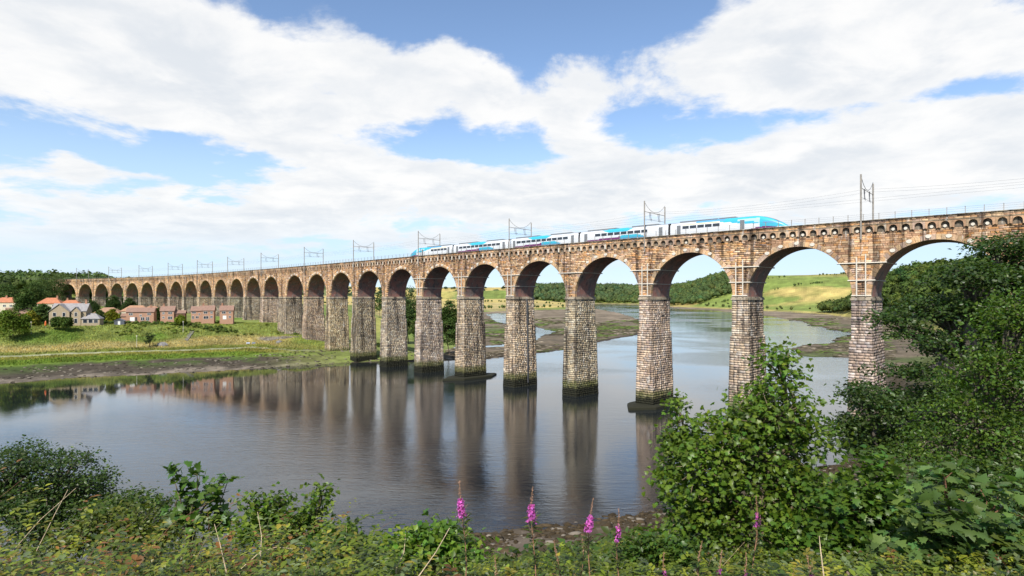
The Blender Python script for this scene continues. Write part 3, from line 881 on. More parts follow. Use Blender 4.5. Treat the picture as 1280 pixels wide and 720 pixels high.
# --- parapet: two courses of stone and a coping, front; plain wall at the back
def make_parapet():
    s_lo, s_hi = -52.0, pier_left(P_MAX+1)+8
    mb = mb1 = MB(); mb2 = MB(); ss = np.arange(s_lo, s_hi, 3.0)
    for p, q in zip(ss[:-1], ss[1:]):
        for mbx, (w0, w1, z0, z1, c) in ((mb, (-.30, .10, 37.70, 38.40, CORE)), (mb2, (WB-.1, WB+.35, 36.6, 38.55, CORE))):
            P8 = [BP(p, w0, z0), BP(q, w0, z0), BP(q, w1, z0), BP(p, w1, z0), BP(p, w0, z1), BP(q, w0, z1), BP(q, w1, z1), BP(p, w1, z1)]
            mbx.add(np.array(P8), [(0, 1, 5, 4), (2, 3, 7, 6), (4, 5, 6, 7), (0, 3, 2, 1)], c)
    par = mb1.obj('parapet', M['stone'], via); mb2.obj('parapet', M['stone'], via)
    T = []
    for z0, z1 in ((37.72, 38.06), (38.06, 38.40)):
        for p, q in split(s_lo, s_hi-3, 1.15): T.append((p, q, z0, z1))
    T = np.array(T)
    pile = Pile()
    pile.add(*blocks(lambda s, z, d: BP(s, -.34-d, z), T[:, 0], T[:, 1], T[:, 2], T[:, 3], pal(PAL_SP, len(T))*.95, (.0, .04), -.10, .03, .02))
    # coping slabs
    mbc = MB()
    for p, q in split(s_lo, s_hi-3, 1.6):
        p += .012; q -= .012; e = random.uniform(0, .03)
        w0, w1, z0, z1 = -.50-e, .20, 38.40, 38.60+random.uniform(-.012, .012)
        P8 = [BP(p, w0, z0), BP(q, w0, z0), BP(q, w1, z0), BP(p, w1, z0), BP(p, w0, z1-.04), BP(q, w0, z1-.04), BP(q, w1, z1), BP(p, w1, z1)]
        mbc.add(np.array(P8), [(0, 1, 5, 4), (2, 3, 7, 6), (4, 5, 6, 7), (0, 3, 2, 1), (1, 2, 6, 5), (3, 0, 4, 7)], tuple(np.array([.30, .25, .18])*random.uniform(.75, 1.15)))
    pile.add(np.concatenate(mbc.v), np.array(mbc.f), np.array(mbc.c))
    pile.obj('masonry', M['stone'], par)
    # string course between corbels and parapet
    mb = MB()
    for p, q in zip(ss[:-1], ss[1:]):
        P8 = [BP(p, -.44, 37.66), BP(q, -.44, 37.66), BP(q, .05, 37.66), BP(p, .05, 37.66), BP(p, -.44, 37.78), BP(q, -.44, 37.78), BP(q, .05, 37.78), BP(p, .05, 37.78)]
        mb.add(np.array(P8), [(0, 1, 5, 4), (2, 3, 7, 6), (4, 5, 6, 7), (0, 3, 2, 1)], (.36, .28, .19))
    mb.obj('string_course', M['stone'], par)
make_parapet()

# --- pattress plates, straps
def disc(mb, s, z, rx, rz, d=.10, c=(.7, .69, .65)):
    th = np.linspace(0, 2*math.pi, 15)[:-1]
    P0 = BP(s+rx*np.cos(th), -.09, z+rz*np.sin(th)); P1 = BP(s+rx*.92*np.cos(th), -.09-d, z+rz*.92*np.sin(th))
    k = 14
    mb.add(np.concatenate([P0, P1]), [(j, (j+1) % k, k+(j+1) % k, k+j) for j in range(k)]+[tuple(range(k, 2*k))], c)
for i in range(-1, 13):
    sm = bay(i)
    for a in (-38, -22, -6, 10, 27) if i % 2 else (-33, -17, 0, 16, 34):
        mb = MB(); rr = RAD+.62
        disc(mb, sm-rr*math.sin(R(a)), ZS+rr*math.cos(R(a)), .46, .34)
        mb.obj('pattress_plate', M['white_steel'], arches[i])
for k, s in enumerate(corbel_s):
    if -22 < s < 18 and k % 3 != 1 or 18 <= s < 40 and k % 5 == 0:
        mb = MB(); disc(mb, s+.05, ZCB+.34, .27, .27, .10); mb.obj('pattress_plate', M['white_steel'], via)
    if 50 < s < 175 and k % 2 == 0:
        mb = MB()
        mb.box((s+UC/2-.17, .37, ZCB+.1), (s+UC/2+.17, .47, ZCB+1.2), None, lambda Q: BP(Q[:, 0], -Q[:, 1], Q[:, 2]))
        mb.obj('pattress_bar', M['white_steel'], via)
def strap(i, full=True):
    p, O, tv, nv, T0 = piers[i]; sm = (pier_left(i)+pier_right(i))/2
    def hb(z, e, lo=0, hi=1):
        mb = MB(); dz = z-ZS; hw = TP/2+RAD-math.sqrt(max(RAD*RAD-dz*dz, 0)) + e
        for wv in (-.22, WB+.15):
            mb.tube(BP(np.array([sm-hw, sm+hw]), np.array([wv, wv]), np.array([z, z])), .13, 4)
        for sg in (-1, 1):
            q = sm+sg*(hw-e+.05)*1.0
            mb.tube(BP(np.array([q, q]), np.array([-.2, WB+.2]), np.array([z, z])), .055, 4)
        mb.obj('tie_bar', M['white_steel'], p)
    hb(31.0, .35)
    if full:
        hb(27.9, .25)
        mb = MB(); hw = TP/2+.1
        mb.tube(BP(np.array([sm-hw, sm+hw]), np.array([-.2, -.2]), np.array([25.2, 25.2])), .12, 4); mb.obj('tie_bar', M['white_steel'], p)
        for u, zt in ((.72, 32.0), (-.72, 32.6)):
            mb = MB(); mb.tube(BP(np.array([sm+u]*2), np.array([-.30]*2), np.array([25.1, zt])), .13, 4)
            mb.obj('tie_upright', M['white_steel'], p)
for i in (0, 1, 2, 4, 5): strap(i)
strap(3, False); strap(6, True)
for i, mb_ in ((4, 0),):                       # cast iron downpipe on a stained flank
    p, O, tv, nv, T0 = piers[i]
    mb = MB(); q = O - tv*(T0/2+1.02) + nv*.6
    mb.tube(np.array([q+np.array([0, 0, .9]), q+tv*.45+np.array([0, 0, 24.2])]), .16, 8); mb.obj('downpipe', M['wire'], p)

# --- deck: ballast and rails
def make_deck():
    s_lo, s_hi = -52.0, pier_left(P_MAX+1)+8
    ss = np.arange(s_lo, s_hi, 4.0)
    mb = MB()
    for p, q in zip(ss[:-1], ss[1:]):
        mb.add(np.array([BP(p, .3, 37.50), BP(q, .3, 37.50), BP(q, WB-.3, 37.50), BP(p, WB-.3, 37.50)]), [(0, 1, 2, 3)])
    mb.obj('track_bed', M['tarmac'], via)
    for wv in (2.1-.72, 2.1+.72, 5.7-.72, 5.7+.72):
        mb = MB(); mb.tube(BP(ss, wv, 37.62), .06, 4); mb.obj('rail', M['wire'], via)
make_deck()

# --- post and wire railing on the coping
rail = thing('parapet_railing', 'row of thin grey posts and wires along the top of the viaduct parapet', 'railing', tuple(BP(0.0, 0.0, 38.6)))
POST = MB(); POST.box((-.045, -.045, -.03), (.045, .045, 1.05), (.2, .2, .2)); POST.box((-.06, -.06, 1.05), (.06, .06, 1.12), (.2, .2, .2)); POST = POST.mesh('post', M['grey_steel'])
s = -24.0; np_ = 0
while s < 600:
    o = bpy.data.objects.new('post', POST); COL.objects.link(o); o.parent = rail
    o.matrix_parent_inverse = Matrix.Translation(-off_of(rail)); o.location = BP(s, -.15, 38.58).tolist(); o.rotation_euler = (0, 0, float(BH(s)))
    s += 2.45; np_ += 1
for z in (38.95, 39.3, 39.62):
    mb = MB(); mb.tube(BP(np.arange(-24, 600, 4.9), -.15, z), .012, 3, cap=False); mb.obj('wire', M['wire'], rail)
# ---------------------------------------------------------------- overhead line portals and wires
def pier_mid(i): return (pier_left(i)+pier_right(i))/2
PORT = list(range(-2, 26, 2))
ords = ['nearest', 'second', 'third', 'fourth', 'fifth', 'sixth', 'seventh', 'eighth', 'ninth', 'tenth', 'eleventh', 'twelfth', 'thirteenth']
for n, i in enumerate(PORT):
    s = pier_mid(i)
    if i == -2: continue
    if i == 0: lab = 'tall brown steel overhead line portal right of the train nose, nearest in view'
    elif i == 2: lab = 'overhead line portal standing in front of the last joint before the leading coach'
    elif i == 4: lab = 'overhead line portal with its mast in front of the middle of the train'
    elif i == 6: lab = 'overhead line portal with its mast crossing the rear nose of the train'
    else: lab = '%s overhead line portal to the left of the train on the viaduct' % ords[(i-8)//2].replace('nearest', 'first')
    t = thing('catenary_portal', lab, 'line portal', tuple(BP(s, 3.9, 37.5)), 'overhead line portals on the viaduct')
    wn, wf = -.42, WB+.55
    zt = 46.8
    mb = MB(); mb.tube(BP(np.array([s, s]), np.array([wn]*2), np.array([35.2, zt])), .15, 6); mb.obj('mast', M['grey_steel'], t)
    mb = MB(); mb.tube(BP(np.array([s, s]), np.array([wf]*2), np.array([35.6, zt-.5])), .15, 6); mb.obj('mast', M['grey_steel'], t)
    ws = np.linspace(wn, wf, 9); q = (ws-wn)/(wf-wn)
    mb = MB(); mb.tube(BP(np.full(9, s), ws, zt-.25-2.1*4*q*(1-q)*.98), .045, 4); mb.obj('headspan_wire', M['wire'], t)
    mb = MB(); mb.tube(BP(np.array([s, s]), np.array([wn, wf]), np.array([zt-2.4, zt-2.6])), .065, 4); mb.obj('cross_span', M['grey_steel'], t)
    mb = MB(); mb.tube(BP(np.array([s, s]), np.array([wn, wf]), np.array([zt-4.1, zt-4.1])), .03, 4); mb.obj('cross_span', M['wire'], t)
    for wv in (2.1, 5.7):
        mb = MB()
        mb.tube(BP(np.array([s, s]), np.array([wv-.5, wv-.1]), np.array([zt-2.4, zt-4.2])), .05, 4)
        mb.tube(BP(np.array([s, s]), np.array([wv-.1, wv+.7]), np.array([zt-4.2, zt-3.9])), .045, 4)
        mb.tube(BP(np.array([s, s]), np.array([wv+.1, wv+.1]), np.array([zt-2.3, zt-3.2])), .07, 5)
        mb.tube(BP(np.array([s, s]), np.array([wv+.1, wv+.5]), np.array([zt-3.2, zt-4.4])), .04, 4)
        mb.obj('registration_arm', M['wire'], t)
for wv, lab in ((2.1, 'overhead power wires above the near track where the train runs'), (5.7, 'overhead power wires above the far empty track')):
    t = thing('contact_wire', lab, 'wire', tuple(BP(40.0, wv, 43.0)), 'overhead line wires')
    mess = []; cont = []
    for i in PORT[:-1]:
        s0, s1 = pier_mid(i), pier_mid(i+2)
        q = np.linspace(0, 1, 9)[:-1]
        mess += list(zip(s0+(s1-s0)*q, 44.4-4*q*(1-q)*.85)); cont += list(zip(s0+(s1-s0)*q, 42.65+0*q))
    for nm, L, r in (('messenger_wire', mess, .013), ('running_wire', cont, .013)):
        A = np.array(L); mb = MB(); mb.tube(BP(A[:, 0], wv, A[:, 1]), r, 3, cap=False); mb.obj(nm, M['wire'], t)

# ---------------------------------------------------------------- the train
WT, ZR, LC = 2.1, 37.70, 25.6
S_NOSE = 11.3
WHITE, CYAN, BLUE, LTBL, PURP, GREY, DARK = [np.array(c) for c in ((.64, .66, .68), (.045, .40, .54), (.10, .30, .48), (.38, .58, .70), (.15, .03, .13), (.36, .38, .40), (.03, .03, .035))]
def car_colour(kind, x, z, y):
    """paint by position along the body (0..LC from the coach's front) and height"""
    n = len(x); c = np.tile(WHITE, (n, 1))
    roof = z > 3.38
    c[roof] = np.array([.26, .29, .32])
    if kind == 'mid':
        q = x/LC                                  # 0 = right hand end in view
        top = (q > .36+.10*(3.4-z)) & (q < .72-.14*(3.4-z)) & (z > 2.75+.5*np.abs(q-.52)); c[top & ~roof] = CYAN
        c[(q > .42) & (q < .66) & (z > 3.25)] = CYAN
        low = (z < .95+1.15*np.sin(np.clip((q-.22)/.36, 0, 1)*math.pi)**.8) & (q > .22) & (q < .58); c[low & (z < 1.95)] = CYAN
        c[(q > .22) & (q < .50) & (z < 1.25) & low] = BLUE
        pu = (q > .50) & (q < .92) & (z < 1.62-.9*(q-.50)); c[pu] = PURP
    else:                                         # driving coach: x = 0 at the nose tip
        cy = (z > 1.95+.10*(x-4)) & (x < 13.5) & (z < 3.6) ; c[cy & (x > 3.0)] = CYAN
        c[(x > 5.0) & (x < 9.8) & (z > 2.05+.16*(x-5)) & (z < 3.15)] = LTBL
        c[(x > 6.3) & (x < 12.0) & (z > 1.95) & (z < 2.65) & (z > 2.65-.12*(12-x))] = CYAN
        c[(x < 5.2) & (z > 1.15)] = CYAN
        c[(x < 4.6) & (z > 1.9) & (z < 2.3)] = BLUE
        c[(x > 12.5) & (x < 19) & (z > 3.1)] = BLUE
        c[(z < 1.35-.10*np.abs(x-4.5)) & (x < 7.0) & (x > 1.2)] = PURP
        c[(x > 13.5) & (x < 22) & (z > 2.86) & (z < 2.98)] = np.array([.62, .52, .10])
    return c
train = thing('train', 'white, cyan and purple five-coach express train crossing the viaduct', 'train', tuple(BP(S_NOSE+60, WT, ZR)))
def body_profile():
    pr = [(1.18, .55), (1.27, .8), (1.335, 1.1), (1.36, 1.5), (1.36, 1.9), (1.35, 2.3), (1.33, 2.6), (1.29, 2.9), (1.22, 3.15), (1.08, 3.40), (.82, 3.58), (.45, 3.68)]
    return np.array([(-a, b) for a, b in pr] + [(0, 3.70)] + [(a, b) for a, b in pr[::-1]])
PRF = body_profile()
def dense(P, k):
    out = []
    for a, b in zip(P[:-1], P[1:]):
        for j in range(k): out.append(a+(b-a)*j/k)
    return np.array(out+[P[-1]])
PRF = dense(PRF, 2)
cars = [('nose', 1), ('mid', 0), ('mid', 0), ('mid', 0), ('nose', -1)]
s0 = S_NOSE
M['rubber'] = mat_plain('gangway_rubber', (.02, .02, .022), .8)
M['equip'] = mat_plain('roof_equipment', (.17, .18, .19), .6)
for ci, (kind, sg) in enumerate(cars):
    sa, sb = s0+.25, s0+LC-.25; s0 += LC
    A, B = BP(sa, WT, ZR), BP(sb, WT, ZR)          # A = right hand (near) end
    ex = (B-A)/np.linalg.norm(B-A); ey = np.array([ex[1], -ex[0], 0])*-1
    L = np.linalg.norm(B-A)
    nvw = np.array([math.cos(float(BH((sa+sb)/2))), math.sin(float(BH((sa+sb)/2))), 0])
    if ey@nvw < 0: ey = -ey
    def W3(P, A=A, ex=ex, ey=ey): return A+P[..., 0:1]*ex+P[..., 1:2]*ey+P[..., 2:3]*np.array([0, 0, 1.0])
    nx = 190; xs = np.linspace(0, L, nx)
    if kind == 'nose': xs = L*(np.linspace(0, 1, nx)**1.35)
    X = np.repeat(xs[:, None], len(PRF), 1); Yp = np.repeat(PRF[None, :, 0], nx, 0); Zp = np.repeat(PRF[None, :, 1], nx, 0)
    if kind == 'nose':
        q = np.clip(X/7.2, 0, 1)
        topz = .98+ (3.70-.98)*np.sin(q*math.pi/2)**.74
        Zp = .55+(Zp-.55)*(topz-.55)/3.15
        wq = np.clip(X/5.5, 0, 1); Yp = Yp*(.42+.58*np.sin(wq*math.pi/2)**.8)
    cx_ = (X[:-1, :-1]+X[1:, 1:])/2; cz_ = (Zp[:-1, :-1]+Zp[1:, 1:])/2; cy_ = (Yp[:-1, :-1]+Yp[1:, 1:])/2
    cc = car_colour(kind, cx_.ravel(), cz_.ravel(), cy_.ravel())
    if kind == 'nose':                             # windscreen
        ws_ = (cx_ < 4.6) & (cx_ > 1.9) & (np.abs(cy_) < .62) & (cz_ > 1.9); cc[ws_.ravel()] = DARK
    P = np.stack([X, Yp, Zp], -1)
    if sg == -1: P[..., 0] = L-P[..., 0]
    idx = np.arange(nx*len(PRF)).reshape(nx, -1)
    F = np.stack([idx[:-1, :-1], idx[1:, :-1], idx[1:, 1:], idx[:-1, 1:]], -1).reshape(-1, 4).tolist()
    F += [idx[0].tolist(), idx[-1].tolist()]
    cc = np.concatenate([cc, [DARK*1.5, DARK*1.5]])
    car = link('coach', mk_mesh('coach', W3(P).reshape(-1, 3), F, M['paint'], cc), train)
    car['label'] = ['leading coach with long sloping nose', 'coach behind the leading one', 'middle coach', 'coach before the rear one', 'rear coach with sloping nose'][ci]
    def lx(v): return v if sg != -1 else L-v
    def side_box(nm, x0, x1, z0, z1, mat, e=.012):
        a, b = sorted((lx(x0), lx(x1)))
        for sy in (-1, 1):
            mb = MB(); y0, y1 = sorted((sy*1.30, sy*(1.36+e)))
            mb.box((a, y0, z0), (b, y1, z1), None, lambda Q: W3(Q)); mb.obj(nm, mat, car)
    if kind == 'mid':
        for k in range(10):
            if k in (0, 9) and ci == 1: continue
            side_box('window', 3.5+k*1.9, 3.5+k*1.9+1.62, 2.08, 2.72, M['glass'])
        for xd in (1.45, L-2.35): side_box('door', xd, xd+.95, 1.05, 2.95, M['equip'], .018)
    else:
        for k in range(5): side_box('window', 13.6+k*1.75, 13.6+k*1.75+1.5, 2.1, 2.72, M['glass'])
        for xd in (8.3, L-2.5): side_box('door', xd, xd+.9, 1.05, 2.95, M['equip'], .018)
    for xa, xb in ((3.0, 10.0), (14.5, L-2.0)):
        if kind == 'nose' and xa < 8: xa, xb = 10.5, 14.0
        mb = MB(); a, b = sorted((lx(xa), lx(xb))); mb.box((a, -.72, 3.62), (b, .72, 3.86), None, lambda Q: W3(Q)); mb.obj('roof_equipment', M['equip'], car)
    for xa in (4.0, L-4.0):
        mb = MB(); mb.box((xa-1.6, -1.15, -.03), (xa+1.6, 1.15, .62), None, lambda Q: W3(Q)); mb.obj('bogie', M['rubber'], car)
    if ci < 4:
        mb = MB(); mb.box((L-.1, -1.2, .7), (L+.62, 1.2, 3.45), None, lambda Q: W3(Q)); mb.obj('gangway', M['rubber'], car)
# ---------------------------------------------------------------- houses on the left terrace
BRICK = (.41, .235, .155); BUFF = (.36, .285, .19); CREAM = (.56, .49, .37); RTILE = (.42, .165, .085); BROWN = (.25, .155, .115); SLATE = (.27, .255, .25); TAN = (.42, .20, .11)
def roof_geo(w_, d_, ze, hr, kind, ov=.35):
    """roof over a w x d plan (x across the front), eaves at ze"""
    x0, x1, y0, y1 = -w_/2-ov, w_/2+ov, -ov, d_+ov; ym = d_/2; th = .16
    if kind == 'gable_x':       # ridge runs along x
        V = [(x0, y0, ze), (x1, y0, ze), (x1, ym, ze+hr), (x0, ym, ze+hr), (x0, y1, ze), (x1, y1, ze)]
        F = [(0, 1, 2, 3), (3, 2, 5, 4)]
    elif kind == 'gable_y':     # gable faces the front
        V = [(x0, y0, ze), (0, y0, ze+hr), (0, y1, ze+hr), (x0, y1, ze), (x1, y0, ze), (x1, y1, ze)]
        F = [(0, 1, 2, 3), (1, 4, 5, 2)]
    else:
        k = min(w_, d_)*.48
        V = [(x0, y0, ze), (x1, y0, ze), (x1, y1, ze), (x0, y1, ze), (x0+k, ym, ze+hr), (x1-k, ym, ze+hr)]
        F = [(0, 1, 5, 4), (2, 3, 4, 5), (1, 2, 5), (3, 0, 4)]
    n = len(V); V2 = V+[(a, b, c-th) for a, b, c in V]
    F2 = F+[tuple(n+j for j in f[::-1]) for f in F]
    edge = {}
    for f in F:
        for a, b in zip(f, f[1:]+f[:1]): edge[tuple(sorted((a, b)))] = edge.get(tuple(sorted((a, b))), 0)+1
    for (a, b), cnt in edge.items():
        if cnt == 1: F2.append((a, b, n+b, n+a))
    return V2, F2
def house(name, label, px, D, w_, d_, ze, hr, kind, wall, roof, rz, wins, doors=(), chim=(), group=None, py=None, wings=(), extra=None):
    x = (px-640)/FPX*D
    g = float(far_h(x, D)[0]) if py is None else ZC-(py-HZ)/FPX*D
    t = thing(name, label, 'house', (x, D, g), group, rz); t.scale = (.85, .85, .85)
    def put(nm, mb, mat, parent=t):
        return link(nm, mb.mesh(nm, mat), parent, world_verts=False)
    mb = MB(); mb.box((-w_/2, 0, -2.5), (w_/2, d_, ze), wall)
    if kind == 'gable_y': mb.add([(-w_/2, 0, ze), (w_/2, 0, ze), (0, 0, ze+hr*.97), (-w_/2, d_, ze), (w_/2, d_, ze), (0, d_, ze+hr*.97)], [(0, 1, 2), (5, 4, 3)], wall)
    if kind == 'gable_x': mb.add([(-w_/2, 0, ze), (-w_/2, d_, ze), (-w_/2, d_/2, ze+hr*.97), (w_/2, 0, ze), (w_/2, d_, ze), (w_/2, d_/2, ze+hr*.97)], [(0, 1, 2), (5, 4, 3)], wall)
    put('wall', mb, M['house'])
    V, F = roof_geo(w_, d_, ze, hr, kind); mb = MB(); mb.add(V, F, roof); rf = put('roof', mb, M['roof'])
    for (cx_, cy_, hh) in chim:
        zc_ = ze+hr*.55
        mb = MB(); mb.box((cx_-.45, cy_-.3, zc_), (cx_+.45, cy_+.3, ze+hr+hh), (.38, .2, .13)); mb.box((cx_-.55, cy_-.4, ze+hr+hh), (cx_+.55, cy_+.4, ze+hr+hh+.15), (.3, .2, .15))
        for q in (-.2, .2): mb.box((cx_+q-.12, cy_-.12, ze+hr+hh+.15), (cx_+q+.12, cy_+.12, ze+hr+hh+.55), (.45, .22, .12))
        put('chimney', mb, M['house'], rf)
    for (wx, wz, ww, wh) in wins:
        mb = MB()
        for a, b in (((wx-ww/2-.09, -.08, wz-.09), (wx+ww/2+.09, .03, wz)), ((wx-ww/2-.09, -.08, wz+wh), (wx+ww/2+.09, .03, wz+wh+.09)),
                     ((wx-ww/2-.09, -.08, wz), (wx-ww/2, .03, wz+wh)), ((wx+ww/2, -.08, wz), (wx+ww/2+.09, .03, wz+wh)), ((wx-.05, -.07, wz), (wx+.05, .03, wz+wh))): mb.box(a, b)
        wn = put('window', mb, M['joinery'])
        mb = MB(); mb.box((wx-ww/2, -.03, wz), (wx+ww/2, .02, wz+wh)); put('pane', mb, M['glass'], wn)
    for (wx, wz, ww, wh, mt) in doors:
        mb = MB(); mb.box((wx-ww/2, -.06, wz), (wx+ww/2, .03, wz+wh)); put('door', mb, M[mt])
    for (ox, oy, ww, dd, ze2, hr2, kd, wc, rc, w2) in wings:
        mb = MB(); mb.box((ox-ww/2, oy, -2.5), (ox+ww/2, oy+dd, ze2), wc)
        if kd == 'gable_y': mb.add([(ox-ww/2, oy, ze2), (ox+ww/2, oy, ze2), (ox, oy, ze2+hr2*.97)], [(0, 1, 2)], wc)
        wg = put('wing', mb, M['house'])
        V, F = roof_geo(ww, dd, ze2, hr2, kd); mb = MB(); mb.add([(a+ox, b+oy, c) for a, b, c in V], F, rc); put('roof', mb, M['roof'], wg)
        for (wx, wz, w_w, wh) in w2:
            mb = MB(); mb.box((ox+wx-w_w/2-.1, oy-.07, wz-.1), (ox+wx+w_w/2+.1, oy+.02, wz+wh+.1)); put('window', mb, M['joinery'], wg)
            mb = MB(); mb.box((ox+wx-w_w/2, oy-.10, wz), (ox+wx+w_w/2, oy+.01, wz+wh)); put('window_pane', mb, M['glass'], wg)
    return t
# the stone house with two front gables and a low sun room
house('stone_house', 'large buff stone house with grey slate roof and two front gables', 86, 262, 14.8, 8.5, 6.4, 3.9, 'gable_x', BUFF, SLATE, .30,
      [], [], [(6.2, 4.2, 1.3)], wings=[(-3.4, -2.0, 8.6, 6.5, 6.2, 3.9, 'gable_y', BUFF, SLATE, [(-2.0, 4.0, 1.3, 1.7), (2.0, 4.0, 1.1, 1.7), (-2.0, .6, 1.2, 1.9), (2.0, .6, 1.2, 1.9)]),
      (3.4, -1.2, 4.2, 5.5, 6.0, 2.6, 'gable_y', BUFF, SLATE, [(0, 3.9, 1.1, 1.9), (0, .5, 1.2, 2.2)]),
      (9.6, -1.0, 8.0, 6.0, 2.6, 2.6, 'hip', BUFF, SLATE, [(-2.3, .5, 1.7, 1.7), (.1, .5, 1.7, 1.7), (2.4, .5, 1.7, 1.7)])], py=405)
house('cream_house', 'cream rendered house with orange tile hipped roof above the stone house', 61, 318, 12, 8, 5.2, 3.4, 'hip', CREAM, RTILE, .3, [(-3, 3.0, 1.6, 1.2), (2.5, 3.0, 1.6, 1.2)], [], [(3, 4, .8)], 'cream houses with orange roofs', py=390)
house('cream_house', 'cream rendered house with orange tile roof with white door, right of its twin', 86, 322, 12, 8, 4.6, 3.2, 'hip', CREAM, RTILE, .3, [(-3, 2.6, 1.6, 1.2), (3, 2.6, 1.6, 1.2)], [(0, 2.0, 1.6, 2.6, 'joinery')], [(-2, 4, .8)], 'cream houses with orange roofs', py=391)
house('cream_house', 'cream rendered house with orange roof cut by the left edge of the picture', 3, 300, 13, 9, 6.0, 2.8, 'hip', CREAM, RTILE, .2, [(1.0, 3.4, 1.4, 1.2), (4.2, 3.4, 1.2, 1.2), (2, .8, 1.4, 1.2)], [], [(0, 4, .6)], 'cream houses with orange roofs', py=391)
house('brown_bungalow', 'bungalow with dark brown pitched roof beside the round tree at the left', 21, 285, 10.5, 8, 2.6, 3.2, 'gable_x', TAN, BROWN, .5, [(-2, .9, 1.4, 1.1)], [], [], 'brown roofed bungalows', py=398)
house('brown_bungalow', 'bungalow with lighter tan pitched roof behind the yellow green bush', 36, 292, 10.5, 8, 3.0, 3.4, 'gable_x', TAN, (.36, .19, .10), -.6, [(2, .9, 1.4, 1.1)], [], [], 'brown roofed bungalows', py=397)
house('brown_bungalow', 'low house with pale walls and brown roof behind the dark garden shed', 133, 312, 13, 9, 3.2, 3.0, 'hip', CREAM, (.32, .19, .12), .3, [(-3, 1, 1.4, 1.2), (3, 1, 1.4, 1.2)], [], [], 'brown roofed bungalows', py=397.5)
house('brown_bungalow', 'low house with tan hipped roof nearest behind the long brick house', 168, 318, 15, 9, 4.4, 3.4, 'hip', CREAM, (.36, .20, .12), .3, [(-3, 1, 1.4, 1.2)], [], [], 'brown roofed bungalows', py=398)
house('brown_bungalow', 'low house with tan hipped roof showing right of the long brick house roof', 188, 322, 12, 9, 4.2, 3.2, 'hip', CREAM, (.35, .19, .12), .3, [(-3, 1, 1.4, 1.2)], [], [], 'brown roofed bungalows', py=398)
G = 'red brick houses on the terrace'
house('brick_house', 'long red brick house with brown roof, patio canopy and white doors', 175, 282, 13.0, 7.5, 5.0, 2.3, 'gable_x', BRICK, BROWN, .34, [(-4.3, 3.3, 1.7, 1.0), (4.3, 3.3, 1.7, 1.0), (.3, 2.6, .9, .9), (1.2, .5, 1.6, 1.6), (3.6, .3, 1.4, 1.9)],
      [(-3.6, .1, 2.2, 2.1, 'joinery'), (-1.8, .1, .9, 2.1, 'glass')], [(4.5, 3.75, .9)], G, py=401.5, wings=[(-7.6, 1.5, 3.0, 5, 2.7, 1.5, 'gable_x', BRICK, BROWN, [])])
house('brick_house', 'square red brick house with brown roof, low garage block on its right', 209, 284, 6.6, 7, 4.9, 2.6, 'gable_x', BRICK, BROWN, .34, [(-1.8, 3.2, .9, 1.0), (1.4, 3.2, 1.8, 1.1), (-1.8, .9, .9, 1.0), (1.4, .4, 2.0, 1.5)], [], [(-2.2, 3.5, .9)], G, py=400,
      wings=[(6.0, .8, 5.0, 5, 3.6, 1.6, 'gable_x', (.17, .09, .06), BROWN, [])])
house('brick_house', 'red brick house with brown roof, left half of the joined pair', 245, 288, 5.0, 7, 4.8, 2.5, 'gable_x', BRICK, BROWN, .34, [(-1.0, 3.4, 1.8, .9), (1.6, 2.6, .8, .9), (.6, .7, 1.4, 1.2), (-1.5, .4, .9, 1.6)], [], [], G, py=399.5)
house('brick_house', 'red brick house with wide white framed ground floor window, right half of the joined pair', 259.5, 286, 6.3, 7, 4.9, 2.7, 'gable_x', BRICK, BROWN, .34, [(-1.0, 3.2, 1.7, 1.1), (1.9, 3.2, 1.0, 1.1), (-.8, .4, 2.3, 1.4), (1.9, .8, 1.0, 1.2)], [], [(-2.4, 3.5, .9)], G, py=399.3)
house('brick_house', 'red brick house at the right end of the row with white double door', 283, 287, 6.7, 7, 4.9, 2.7, 'gable_x', BRICK, BROWN, .34, [(-1.3, 3.2, 1.7, 1.1), (1.7, 3.2, 1.0, 1.1), (1.7, .8, 1.0, 1.2)], [(-.9, .1, 1.8, 2.0, 'joinery')], [(-2.4, 3.5, .9)], G, py=399.3)

# garden shed, parasol, steps, lamp posts, benches, boulder
def gz(px, D): x = (px-640)/FPX*D; return x, D, float(far_h(x, D)[0])
x, y, z = gz(149, 272)
t = thing('garden_shed', 'dark grey garden shed left of the long brick house', 'shed', (x, y, z), None, .35)
mb = MB(); mb.box((-1.9, 0, -1), (1.9, 2.6, 2.0), (.10, .11, .13)); mb.add([(-1.9, 0, 2.0), (1.9, 0, 2.0), (0, 0, 3.0)], [(0, 1, 2)], (.10, .11, .13)); link('wall', mb.mesh('wall', M['house']), t, world_verts=False)
V, F = roof_geo(3.8, 2.6, 2.0, 1.0, 'gable_y', .2); mb = MB(); mb.add(V, F, (.16, .17, .19)); link('roof', mb.mesh('roof', M['roof']), t, world_verts=False)
mb = MB(); mb.box((-.5, -.05, .1), (.4, .02, 1.8)); link('door', mb.mesh('door', M['joinery']), t, world_verts=False)
x, y, z = gz(57, 252)
t = thing('closed_parasol', 'closed orange parasol in the garden left of the stone house', 'parasol', (x, y, z))
mb = MB(); mb.tube(np.array([[0, 0, -.4], [0, 0, 3.0]]), .05, 6, (.4, .4, .4)); link('pole', mb.mesh('pole', M['paint']), t, world_verts=False)
mb = MB(); mb.tube(np.array([[0, 0, .9], [0, 0, 1.3], [0, 0, 2.4], [0, 0, 2.9]]), [.30, .38, .28, .06], 8, (.65, .14, .03)); link('canopy', mb.mesh('canopy', M['paint']), t, world_verts=False)
M['concrete'] = mat_plain('concrete', (.40, .385, .35), .9, 0, .2, 2)
M['grey_stone'] = mat_plain('grey_stone', (.19, .18, .17), .95, 0, .3, 1.5, .5)
x0, y0 = (236-640)/FPX*268, 268.0
t = thing('concrete_steps', 'grey steps running down the grass slope from the joined brick houses', 'steps', (x0, y0, float(far_h(x0, y0)[0])))
